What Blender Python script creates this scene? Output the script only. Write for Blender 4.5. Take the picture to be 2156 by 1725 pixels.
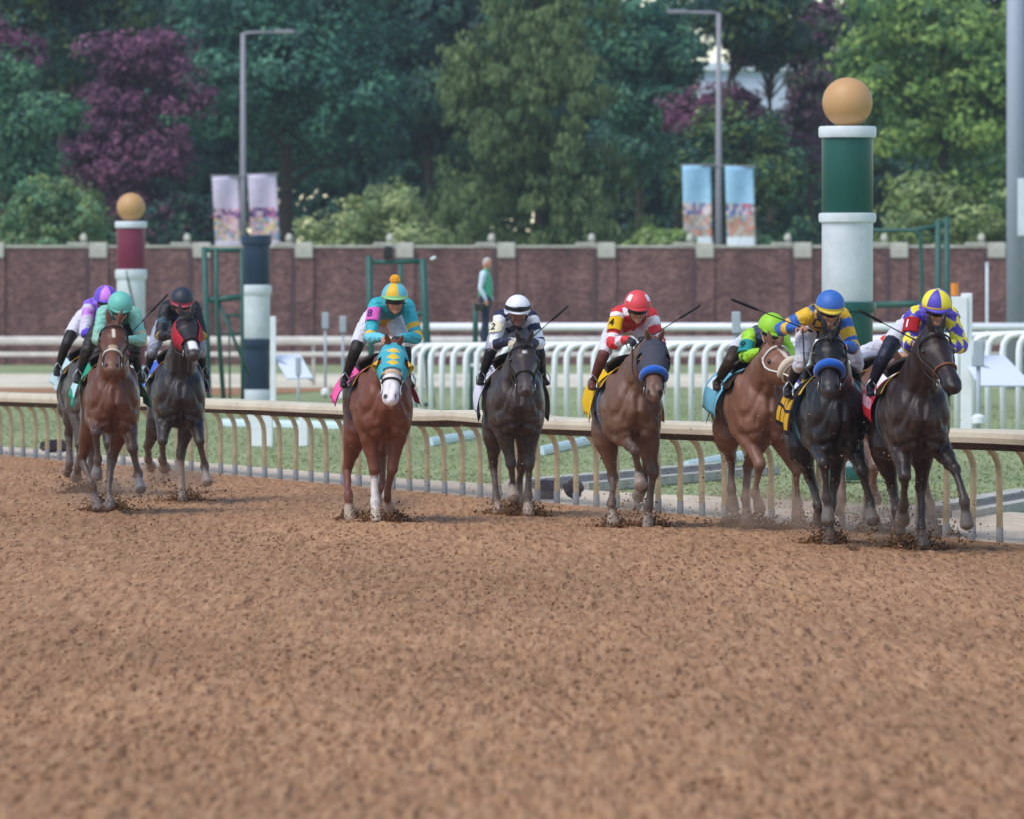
import bpy, bmesh, math, random
import numpy as np
from mathutils import Vector, Matrix

for o in list(bpy.data.objects): bpy.data.objects.remove(o)
scene = bpy.context.scene
COL = scene.collection
R = math.radians

# ------------------------------------------------------------------ camera, sky, sun, exposure
CAM_H = 2.3
F_PX = 8000.0                      # focal length in pixels of a 1024 wide picture
cam = bpy.data.cameras.new('camera')
cam.sensor_width = 36.0
cam.lens = 36.0 * F_PX / 1024.0
cam.clip_start = 0.5; cam.clip_end = 3000.0
cam.dof.use_dof = True
cam.dof.focus_distance = 76.0
cam.dof.aperture_fstop = 4.8
camo = bpy.data.objects.new('camera', cam); COL.objects.link(camo)
camo.location = (0, 0, CAM_H)
camo.rotation_euler = (math.pi/2 - math.atan((410-295)/F_PX), 0, 0)
scene.camera = camo

world = bpy.data.worlds.new('World'); scene.world = world; world.use_nodes = True
wn = world.node_tree.nodes; wl = world.node_tree.links
SUN_EL, SUN_AZ = 54.0, 226.0       # azimuth measured from +Y, clockwise
sky = wn.new('ShaderNodeTexSky'); sky.sky_type = 'NISHITA'; sky.sun_disc = False
sky.sun_elevation = R(SUN_EL); sky.sun_rotation = R(SUN_AZ)
sky.air_density = 1.0; sky.dust_density = 0.05; sky.ozone_density = 1.0
wl.new(sky.outputs[0], wn['Background'].inputs[0]); wn['Background'].inputs[1].default_value = 0.118
sl = bpy.data.lights.new('sun', 'SUN'); sl.energy = 2.0; sl.angle = R(38); sl.color = (1.0, 0.95, 0.88)
sun = bpy.data.objects.new('sun', sl); COL.objects.link(sun)
sd = Vector((math.sin(R(SUN_AZ))*math.cos(R(SUN_EL)), math.cos(R(SUN_AZ))*math.cos(R(SUN_EL)), math.sin(R(SUN_EL))))
sun.rotation_euler = sd.to_track_quat('Z', 'Y').to_euler()
scene.view_settings.view_transform = 'Standard'; scene.view_settings.look = 'None'
scene.view_settings.gamma = 1.0; scene.view_settings.exposure = 0.60

# ------------------------------------------------------------------ helpers
KF = F_PX * 2156 / 1024            # focal length in pixels of the 2156 wide view used for measuring
def at(u, v, d):                   # measured point -> place at depth d
    return Vector(((u-1078)/KF*d, d, CAM_H-(v-621)/KF*d))
def ux(u, d): return (u-1078)/KF*d
def vz(v, d): return CAM_H-(v-621)/KF*d
def gd(v): return CAM_H*KF/(v-621.0)   # depth of a ground point seen at v
def rail_x(d): return 4.66-(d-73.9)/3.4

def C(h, k=1.0):
    h = h.lstrip('#'); c = [int(h[i:i+2], 16)/255 for i in (0, 2, 4)]
    c = [x/12.92 if x <= .04045 else ((x+.055)/1.055)**2.4 for x in c]
    return np.array([min(x*k, 1.0) for x in c])

def mesh_obj(name, V, F, mat=None, parent=None, smooth=False, vcol=None, fcol=None):
    me = bpy.data.meshes.new(name)
    me.from_pydata([tuple(map(float, v)) for v in V], [], [tuple(map(int, f)) for f in F])
    me.update()
    if vcol is not None:
        a = me.color_attributes.new('Col', 'FLOAT_COLOR', 'POINT')
        c = np.ones((len(V), 4), 'f4'); c[:, :3] = vcol; a.data.foreach_set('color', c.ravel())
    if fcol is not None:
        a = me.color_attributes.new('Col', 'FLOAT_COLOR', 'CORNER')
        c = np.ones((len(me.loops), 4), 'f4'); i = 0
        for f, k in zip(F, fcol):
            c[i:i+len(f), :3] = k; i += len(f)
        a.data.foreach_set('color', c.ravel())
    if mat: me.materials.append(mat)
    if smooth: me.polygons.foreach_set('use_smooth', [True]*len(me.polygons))
    o = bpy.data.objects.new(name, me); COL.objects.link(o)
    if parent: o.parent = parent
    return o

def np_mesh(name, V, F, mat, col=None, parent=None, smooth=False):
    """big meshes: V (n,3), F (m,k) arrays, col per point"""
    V = np.asarray(V, 'f4'); F = np.asarray(F, 'i4'); k = F.shape[1]
    me = bpy.data.meshes.new(name)
    me.vertices.add(len(V)); me.vertices.foreach_set('co', V.ravel())
    me.loops.add(F.size); me.loops.foreach_set('vertex_index', F.ravel())
    me.polygons.add(len(F)); me.polygons.foreach_set('loop_start', np.arange(0, F.size, k, dtype='i4'))
    me.update(calc_edges=True)
    if col is not None:
        a = me.color_attributes.new('Col', 'FLOAT_COLOR', 'POINT')
        c = np.ones((len(V), 4), 'f4'); c[:, :3] = col; a.data.foreach_set('color', c.ravel())
    me.materials.append(mat)
    if smooth: me.polygons.foreach_set('use_smooth', np.ones(len(F), dtype=bool))
    o = bpy.data.objects.new(name, me); COL.objects.link(o)
    if parent: o.parent = parent
    return o

def empty(name, loc=(0, 0, 0), rz=0.0):
    o = bpy.data.objects.new(name, None); COL.objects.link(o); o.location = loc; o.rotation_euler = (0, 0, rz)
    o.empty_display_size = 0.2
    return o
def tag(o, label=None, cat=None, group=None, kind=None):
    if label: o['label'] = label
    if cat: o['category'] = cat
    if group: o['group'] = group
    if kind: o['kind'] = kind
    return o

class MB:
    """collects simple shapes into one mesh"""
    def __init__(s): s.V = []; s.F = []; s.FC = []
    def add(s, V, F, col=None):
        n = len(s.V); s.V += [tuple(v) for v in V]; s.F += [tuple(i+n for i in f) for f in F]
        s.FC += [col if col is not None else (1, 1, 1)]*len(F); return s
    def box(s, a, b, bev=0.0, col=None):
        (x0, y0, z0), (x1, y1, z1) = a, b
        if bev <= 0:
            V = [(x, y, z) for z in (z0, z1) for y in (y0, y1) for x in (x0, x1)]
            F = [(0, 2, 3, 1), (4, 5, 7, 6), (0, 1, 5, 4), (2, 6, 7, 3), (0, 4, 6, 2), (1, 3, 7, 5)]
            return s.add(V, F, col)
        bm = bmesh.new(); bmesh.ops.create_cube(bm, size=1)
        for v in bm.verts: v.co = Vector(((x0+x1)/2+v.co.x*(x1-x0), (y0+y1)/2+v.co.y*(y1-y0), (z0+z1)/2+v.co.z*(z1-z0)))
        bmesh.ops.bevel(bm, geom=bm.edges[:], offset=bev, segments=2, affect='EDGES', profile=0.5)
        bm.verts.index_update()
        V = [v.co[:] for v in bm.verts]; F = [[v.index for v in f.verts] for f in bm.faces]; bm.free()
        return s.add(V, F, col)
    def tube(s, pts, r, n=10, col=None, caps=True):
        pts = [Vector(p) for p in pts]; m = len(pts)
        rs = r if hasattr(r, '__len__') else [r]*m
        V = []; F = []; pu = None
        for i, p in enumerate(pts):
            t = (pts[min(i+1, m-1)]-pts[max(i-1, 0)]).normalized()
            if pu is None:
                h = Vector((0, 0, 1)) if abs(t.z) < .9 else Vector((0, 1, 0))
                sx = t.cross(h).normalized()
            else:
                sx = (pu-t*pu.dot(t)).normalized()
            pu = sx; sy = t.cross(sx)
            for k in range(n):
                a = 2*math.pi*k/n; V.append(p+sx*math.cos(a)*rs[i]+sy*math.sin(a)*rs[i])
        for i in range(m-1):
            for k in range(n):
                k2 = (k+1) % n; F.append((i*n+k, i*n+k2, (i+1)*n+k2, (i+1)*n+k))
        if caps:
            F.append(tuple(range(n))[::-1]); F.append(tuple((m-1)*n+k for k in range(n)))
        return s.add(V, F, col)
    def lathe(s, prof, c=(0, 0, 0), n=32, col=None):
        V = []; F = []; m = len(prof)
        for r, z in prof:
            for k in range(n):
                a = 2*math.pi*k/n; V.append((c[0]+r*math.cos(a), c[1]+r*math.sin(a), c[2]+z))
        for i in range(m-1):
            for k in range(n):
                k2 = (k+1) % n; F.append((i*n+k, i*n+k2, (i+1)*n+k2, (i+1)*n+k))
        if prof[0][0] > 1e-6: F.append(tuple(range(n))[::-1])
        if prof[-1][0] > 1e-6: F.append(tuple((m-1)*n+k for k in range(n)))
        return s.add(V, F, col)
    def ball(s, c, r, n=16, col=None, rot=None):
        r = r if hasattr(r, '__len__') else (r, r, r); V = []; F = []; m = n//2
        for i in range(m+1):
            t = math.pi*i/m
            for k in range(n):
                a = 2*math.pi*k/n
                p = Vector((r[0]*math.sin(t)*math.cos(a), r[1]*math.sin(t)*math.sin(a), r[2]*math.cos(t)))
                if rot is not None: p = rot @ p
                V.append(p+Vector(c))
        for i in range(m):
            for k in range(n):
                k2 = (k+1) % n; F.append((i*n+k, (i+1)*n+k, (i+1)*n+k2, i*n+k2))
        return s.add(V, F, col)
    def build(s, name, mat, parent=None, smooth=False, colors=False):
        return mesh_obj(name, s.V, s.F, mat, parent, smooth, fcol=s.FC if colors else None)

def catmull(P, k):
    P = np.asarray(P, float); out = []
    n = len(P)
    for i in range(n-1):
        p0 = P[max(i-1, 0)]; p1 = P[i]; p2 = P[i+1]; p3 = P[min(i+2, n-1)]
        for j in range(k):
            t = j/k
            out.append(.5*((2*p1)+(-p0+p2)*t+(2*p0-5*p1+4*p2-p3)*t*t+(-p0+3*p1-3*p2+p3)*t**3))
    out.append(P[-1]); return np.array(out)

rng = np.random.default_rng(7)
def vnoise(x, y, seed=0):
    xi = np.floor(x).astype(np.int64); yi = np.floor(y).astype(np.int64); xf = x-xi; yf = y-yi
    def h(a, b):
        n = (a*374761393+b*668265263+seed*974711) & 0x7fffffff
        n = ((n ^ (n >> 13))*1274126177) & 0x7fffffff
        return ((n ^ (n >> 16)) & 0xffff)/65535.0
    sx = xf*xf*(3-2*xf); sy = yf*yf*(3-2*yf)
    return (h(xi, yi)*(1-sx)+h(xi+1, yi)*sx)*(1-sy)+(h(xi, yi+1)*(1-sx)+h(xi+1, yi+1)*sx)*sy

# ------------------------------------------------------------------ materials
def mat(name, col=(.8, .8, .8), rough=.6, spec=.3, vc=False, noise=0.0, nscale=8.0, bump=0.0, bscale=30.0,
        metal=0.0, sheen=0.0, specks=0.0, dirt=None, dirt_amt=0.0, dscale=3.0, transl=0.0, coat=0.0):
    m = bpy.data.materials.new(name); m.use_nodes = True
    N = m.node_tree.nodes; L = m.node_tree.links; b = N['Principled BSDF']
    b.inputs['Roughness'].default_value = rough; b.inputs['Specular IOR Level'].default_value = spec
    b.inputs['Metallic'].default_value = metal
    if coat: b.inputs['Coat Weight'].default_value = coat; b.inputs['Coat Roughness'].default_value = .25
    if sheen: b.inputs['Sheen Weight'].default_value = sheen; b.inputs['Sheen Roughness'].default_value = .5
    tc = N.new('ShaderNodeTexCoord')
    if vc:
        a = N.new('ShaderNodeVertexColor'); a.layer_name = 'Col'; cur = a.outputs[0]
    else:
        a = N.new('ShaderNodeRGB'); a.outputs[0].default_value = (*[float(c) for c in col], 1); cur = a.outputs[0]
    if noise:
        n = N.new('ShaderNodeTexNoise'); n.inputs['Scale'].default_value = nscale; n.inputs['Detail'].default_value = 6
        L.new(tc.outputs['Object'], n.inputs['Vector'])
        mr = N.new('ShaderNodeMapRange'); mr.inputs[1].default_value = .3; mr.inputs[2].default_value = .7
        mr.inputs[3].default_value = 1-noise; mr.inputs[4].default_value = 1+noise
        L.new(n.outputs[0], mr.inputs[0])
        mx = N.new('ShaderNodeVectorMath'); mx.operation = 'SCALE'
        L.new(cur, mx.inputs[0]); L.new(mr.outputs[0], mx.inputs[3]); cur = mx.outputs[0]
    if dirt is not None:
        n = N.new('ShaderNodeTexNoise'); n.inputs['Scale'].default_value = dscale; n.inputs['Detail'].default_value = 8
        n.inputs['Roughness'].default_value = .7
        L.new(tc.outputs['Object'], n.inputs['Vector'])
        mr = N.new('ShaderNodeMapRange'); mr.inputs[1].default_value = .45; mr.inputs[2].default_value = .75
        mr.inputs[3].default_value = 0; mr.inputs[4].default_value = dirt_amt
        L.new(n.outputs[0], mr.inputs[0])
        mx = N.new('ShaderNodeMix'); mx.data_type = 'RGBA'; L.new(mr.outputs[0], mx.inputs['Factor'])
        L.new(cur, mx.inputs[6]); mx.inputs[7].default_value = (*[float(c) for c in dirt], 1); cur = mx.outputs[2]
    if specks:                                   # small flecks of thrown dirt stuck to the surface
        n = N.new('ShaderNodeTexNoise'); n.inputs['Scale'].default_value = 62; n.inputs['Detail'].default_value = 2
        L.new(tc.outputs['Object'], n.inputs['Vector'])
        mr = N.new('ShaderNodeMapRange'); mr.inputs[1].default_value = .64; mr.inputs[2].default_value = .72; mr.inputs[4].default_value = specks
        L.new(n.outputs[0], mr.inputs[0])
        mx = N.new('ShaderNodeMix'); mx.data_type = 'RGBA'; L.new(mr.outputs[0], mx.inputs['Factor'])
        L.new(cur, mx.inputs[6]); mx.inputs[7].default_value = (*[float(c) for c in C('7a5a46')], 1); cur = mx.outputs[2]
    L.new(cur, b.inputs['Base Color'])
    if bump:
        n = N.new('ShaderNodeTexNoise'); n.inputs['Scale'].default_value = bscale; n.inputs['Detail'].default_value = 5
        L.new(tc.outputs['Object'], n.inputs['Vector'])
        bp = N.new('ShaderNodeBump'); bp.inputs['Strength'].default_value = 1.0; bp.inputs['Distance'].default_value = bump
        L.new(n.outputs[0], bp.inputs['Height']); L.new(bp.outputs[0], b.inputs['Normal'])
    if transl:
        t = N.new('ShaderNodeBsdfTranslucent'); L.new(cur, t.inputs[0])
        ms = N.new('ShaderNodeMixShader'); ms.inputs[0].default_value = transl
        L.new(b.outputs[0], ms.inputs[1]); L.new(t.outputs[0], ms.inputs[2])
        L.new(ms.outputs[0], N['Material Output'].inputs[0])
    return m

DUST = C('a07a62', 1.0)
M = {}
M['coat'] = mat('horse_coat', vc=True, rough=.42, spec=.34, noise=.06, nscale=7, bump=.002, bscale=40, dirt=DUST, dirt_amt=.04, dscale=14, specks=.45)
M['hair'] = mat('horse_hair', C('1a1614'), rough=.5, spec=.3, noise=.3, nscale=30)
M['silk'] = mat('racing_silk', specks=.12, vc=True, rough=.5, spec=.35, bump=.012, bscale=22, noise=.06, nscale=30)
M['helmet'] = mat('helmet_cover', vc=True, rough=.5, spec=.4, bump=.002, bscale=25)
M['cloth'] = mat('saddle_cloth', vc=True, rough=.8, spec=.15, bump=.012, bscale=9, noise=.06, nscale=20)
M['leather'] = mat('dark_leather', C('2a1d18'), rough=.5, spec=.4, noise=.2)
M['leather2'] = mat('tan_leather', C('7a4a30'), rough=.5, spec=.4, noise=.2)
M['strap_white'] = mat('white_strap', C('d9d3c8'), rough=.6)
M['metal'] = mat('steel', C('b8b8b8'), rough=.3, metal=1.0)
M['black'] = mat('black_gloss', C('101216'), rough=.25, spec=.5)
M['whip'] = mat('whip_black', C('17171a'), rough=.5)
M['white'] = mat('white_paint', C('eef0f2'), rough=.5, spec=.3, noise=.04, nscale=3, dirt=C('8a8578'), dirt_amt=.25, dscale=2.5)
M['whiterail'] = mat('white_rail_plastic', C('f6f7fb'), rough=.4, spec=.4, noise=.03, dirt=C('a8aeb2'), dirt_amt=.2, dscale=4)
M['eye'] = mat('eye_dark', C('120c09'), rough=.1, spec=.6)
# ------------------------------------------------------------------ ground
def ground_mat(name, c1, c2, c3, sx, sy, scale, bump=.0, spots=None, spot_scale=60, spot_lo=.60, spot_hi=.70, rough=.95, big=.17):
    m = bpy.data.materials.new(name); m.use_nodes = True
    N = m.node_tree.nodes; L = m.node_tree.links; b = N['Principled BSDF']
    b.inputs['Roughness'].default_value = rough; b.inputs['Specular IOR Level'].default_value = .08
    tc = N.new('ShaderNodeTexCoord'); mp = N.new('ShaderNodeMapping'); mp.inputs['Scale'].default_value = (sx, sy, 1)
    L.new(tc.outputs['Object'], mp.inputs[0])
    n = N.new('ShaderNodeTexNoise'); n.inputs['Scale'].default_value = scale; n.inputs['Detail'].default_value = 9; n.inputs['Roughness'].default_value = .68
    L.new(mp.outputs[0], n.inputs['Vector'])
    cr = N.new('ShaderNodeValToRGB'); e = cr.color_ramp.elements
    e[0].position = .28; e[0].color = (*c1, 1); e[1].position = .72; e[1].color = (*c3, 1)
    k = e.new(.5); k.color = (*c2, 1)
    L.new(n.outputs[0], cr.inputs[0]); cur = cr.outputs[0]
    n2 = N.new('ShaderNodeTexNoise'); n2.inputs['Scale'].default_value = .35; n2.inputs['Detail'].default_value = 4
    mp2 = N.new('ShaderNodeMapping'); mp2.inputs['Scale'].default_value = (1, .25, 1); L.new(tc.outputs['Object'], mp2.inputs[0])
    L.new(mp2.outputs[0], n2.inputs['Vector'])
    mr = N.new('ShaderNodeMapRange'); mr.inputs[1].default_value = .3; mr.inputs[2].default_value = .7; mr.inputs[3].default_value = 1-big; mr.inputs[4].default_value = 1+big
    L.new(n2.outputs[0], mr.inputs[0])
    mx = N.new('ShaderNodeVectorMath'); mx.operation = 'SCALE'; L.new(cur, mx.inputs[0]); L.new(mr.outputs[0], mx.inputs[3]); cur = mx.outputs[0]
    if spots is not None:
        n3 = N.new('ShaderNodeTexNoise'); n3.inputs['Scale'].default_value = spot_scale; n3.inputs['Detail'].default_value = 3
        L.new(mp.outputs[0], n3.inputs['Vector'])
        m3 = N.new('ShaderNodeMapRange'); m3.inputs[1].default_value = spot_lo; m3.inputs[2].default_value = spot_hi; m3.inputs[3].default_value = 0; m3.inputs[4].default_value = .8
        L.new(n3.outputs[0], m3.inputs[0])
        mm = N.new('ShaderNodeMix'); mm.data_type = 'RGBA'; L.new(m3.outputs[0], mm.inputs['Factor']); L.new(cur, mm.inputs[6]); mm.inputs[7].default_value = (*spots, 1)
        cur = mm.outputs[2]
    L.new(cur, b.inputs['Base Color'])
    return m

DIRT1, DIRT2, DIRT3 = C('805a3e'), C('a87e5c'), C('be9874')
M['dirt'] = ground_mat('track_dirt', DIRT1, DIRT2, DIRT3, 1.0, .05, 20, spots=C('583a2a'), spot_scale=30, spot_lo=.53, spot_hi=.70)
M['turf'] = ground_mat('turf', C('7d8a62'), C('90996e'), C('a1a57e'), 1, .35, 3.0, big=.18)
M['sand'] = ground_mat('pale_sand', C('b9a58f'), C('cdbba5'), C('dccbb6'), 1, .4, 6.0)
M['path'] = ground_mat('pale_gravel_path', C('cbbfa8'), C('dccfb8'), C('e6dbc6'), 1, .4, 3.0)

def sheet(name, poly, z, m):
    o = mesh_obj(name, [(x, y, z) for x, y in poly], [tuple(range(len(poly)))], m); o['kind'] = 'structure'; return o
sheet('ground', [(-1500, -300), (1500, -300), (1500, 2600), (-1500, 2600)], -.06, M['turf'])
# dirt track: a broad base sheet and the rough, harrowed surface in front of the camera
sheet('dirt_track_base', [(-60, 5), (rail_x(5), 5), (rail_x(240), 240), (-150, 240)], -.05, M['dirt'])
def rough_track():
    nr, nc = 330, 430
    d = np.exp(np.linspace(math.log(29), math.log(122), nr)); c = np.linspace(-.085, .085, nc)
    Dm = np.repeat(d[:, None], nc, 1); X = c[None, :]*Dm
    X = np.minimum(X, rail_x(Dm)-.12+.10*vnoise(Dm*1.3, Dm*0+3, 5))
    h = (vnoise(X*.5, Dm*.15, 1)-.5)*.04+(vnoise(X*3.1, Dm*.9, 2)-.5)*.012+(vnoise(X*9.5, Dm*2.0, 3)-.5)*.016+(vnoise(X*25, Dm*3.2, 4)-.5)*.034
    h += np.clip(vnoise(X*5.0, Dm*1.6, 9)-.72, 0, 1)*.10-np.clip(vnoise(X*4.2+9, Dm*1.9, 12)-.70, 0, 1)*.16
    edge = np.clip((rail_x(Dm)-X)/.8, 0, 1)
    Z = h*edge*np.clip(edge, .3, 1)+.0
    Vv = np.stack([X, Dm, Z], -1).reshape(-1, 3)
    i = (np.arange(nr-1)[:, None]*nc+np.arange(nc-1)[None, :]).ravel()
    Fv = np.stack([i, i+1, i+nc+1, i+nc], 1)
    o = np_mesh('dirt_track', Vv, Fv, M['dirt'], smooth=True); o['kind'] = 'structure'
rough_track()

def lumps(name, P, S, cols, m, flat=.7):
    """many small irregular clods in one mesh"""
    base = np.array([[1, 0, 0], [-1, 0, 0], [0, 1, 0], [0, -1, 0], [0, 0, 1], [0, 0, -1]], float)
    tri = np.array([[0, 2, 4], [2, 1, 4], [1, 3, 4], [3, 0, 4], [2, 0, 5], [1, 2, 5], [3, 1, 5], [0, 3, 5]])
    n = len(P); a = rng.uniform(0, 6.28, n)
    B = base[None]*rng.uniform(.55, 1.25, (n, 6, 1))
    B = B+rng.uniform(-.28, .28, (n, 6, 3))
    ca, sa = np.cos(a)[:, None], np.sin(a)[:, None]
    X = B[..., 0]*ca-B[..., 1]*sa; Y = B[..., 0]*sa+B[..., 1]*ca
    V = np.stack([X, Y, B[..., 2]*flat], -1)*S[:, None, None]+P[:, None, :]
    F = (tri[None]+(np.arange(n)*6)[:, None, None]).reshape(-1, 3)
    return np_mesh(name, V.reshape(-1, 3), F, m, col=np.repeat(cols, 6, 0))
M['clod'] = mat('loose_dirt', vc=True, rough=.95, spec=.05, noise=.2, nscale=40)
def clods():
    n = 52000
    d = np.exp(rng.uniform(math.log(29), math.log(112), n)); x = rng.uniform(-.078, .078, n)*d
    k = (x < rail_x(d)-.25) & (rng.random(n) < .25+1.2*vnoise(x*.6, d*.2, 17)**2); d = d[k]; x = x[k]; n = len(d)
    s = .004+.014*rng.random(n)**4
    t = rng.random(n)[:, None]
    cols = C('66442e')[None]*(1-t)+C('aa8464')[None]*t
    cols *= rng.uniform(.75, 1.1, (n, 1))
    z = s*.3+.004
    o = lumps('loose_clods', np.stack([x, d, z], 1), s, cols, M['clod']); tag(o, 'small brown clods strewn over the harrowed dirt track', 'dirt', kind='stuff')
clods()

# verge of pale sand behind the rail, kerbs, far path
def strip(name, off0, off1, d0, d1, z, m, n=24, wob=.0):
    V = []; F = []
    for i in range(n+1):
        d = d0+(d1-d0)*i/n
        w = (random.random()-.5)*wob
        o1 = float(np.interp(d, [80, 88, 92, 100, 110], [4.2, 3.4, 2.6, 1.8, 1.5]))
        V += [(rail_x(d)+off0, d, z), (rail_x(d)+o1+w, d, z)]
    for i in range(n): F.append((2*i, 2*i+1, 2*i+3, 2*i+2))
    o = mesh_obj(name, V, F, m); o['kind'] = 'structure'; return o
random.seed(3)
strip('sand_verge', -.35, 1.75, 45, 135, -.012, M['sand'], n=70, wob=.35)
sheet('gravel_path', [(-80, 203), (80, 203), (80, 238), (-80, 238)], -.045, M['path'])
sheet('dirt_lane', [(-80, 186), (ux(500, 186), 186), (ux(800, 202.9), 202.9), (-80, 202.9)], -.047, M['dirt'])

M['concrete'] = mat('concrete', C('b9b4aa'), rough=.9, noise=.1, nscale=4, dirt=C('6d675c'), dirt_amt=.5)
M['tarmac'] = mat('dark_drain', C('5a5757'), rough=.9, noise=.25, nscale=30)
def drain(p, q, w, label):
    e = empty('drain_channel', (p[0], p[1], 0)); tag(e, label, 'drain', 'concrete drains beside the rail')
    d = Vector((q[0]-p[0], q[1]-p[1], 0)); L = d.length; d.normalize(); s = Vector((d.y, -d.x, 0))
    def bar(o0, o1, z0, z1, nm, m):
        V = [d*a+s*o+Vector((0, 0, z)) for a in (0, L) for o in (o0, o1) for z in (z0, z1)]
        F = [(0, 1, 3, 2), (4, 6, 7, 5), (0, 4, 5, 1), (2, 3, 7, 6), (1, 5, 7, 3), (0, 2, 6, 4)]
        mesh_obj(nm, V, F, m, e)
    bar(-w/2, -w/2+.28, -.05, .09, 'kerb_edge', M['concrete']); bar(w/2-.18, w/2, -.05, .06, 'kerb_edge', M['concrete'])
    bar(-w/2+.285, w/2-.185, -.05, .055, 'channel', M['tarmac'])
drain((ux(1150, 95), 95), (ux(1560, 104.5), 104.5), 1.05, 'dark channel with pale kerbs on the grass, behind the horse with yellow cloth')
drain((ux(1965, 82.5), 82.5), (ux(2210, 91), 91), .75, 'dark channel with pale kerbs on the grass at the right edge')

# turf blades on the infield seen between the posts
def turf_blades():
    n = 52000
    d = np.exp(rng.uniform(math.log(76), math.log(170), n)); x = rng.uniform(-.08, .08, n)*d
    k = x > rail_x(d)+np.interp(d, [80, 88, 92, 100, 110], [4.1, 3.3, 2.5, 1.7, 1.4])+.3*vnoise(d*.7, d*0, 3); d = d[k]; x = x[k]; n = len(d)
    h = rng.uniform(.012, .04, n); a = rng.uniform(0, 3.14, n); w = .012+.014*rng.random(n)
    lean = rng.normal(0, .03, (n, 2))
    z0 = np.full(n, -.06)
    p0 = np.stack([x-np.cos(a)*w, d-np.sin(a)*w, z0], 1); p1 = np.stack([x+np.cos(a)*w, d+np.sin(a)*w, z0], 1)
    p2 = np.stack([x+lean[:, 0], d+lean[:, 1], z0+h], 1)
    V = np.stack([p0, p1, p2], 1).reshape(-1, 3); F = np.arange(3*n).reshape(-1, 3)
    t = np.clip(vnoise(x*.8, d*.25, 8)[:, None]+rng.normal(0, .18, (n, 1)), 0, 1)
    col = C('86935f')*(1-t)+C('a6ac7c')*t
    o = np_mesh('grass', V, F, M['leafgrass'], col=np.repeat(col, 3, 0)); tag(o, 'short mown green turf on the infield behind the tan rail', 'grass', kind='stuff')
M['leafgrass'] = mat('grass_blade', vc=True, rough=.7, spec=.2, transl=.3)
turf_blades()

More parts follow.
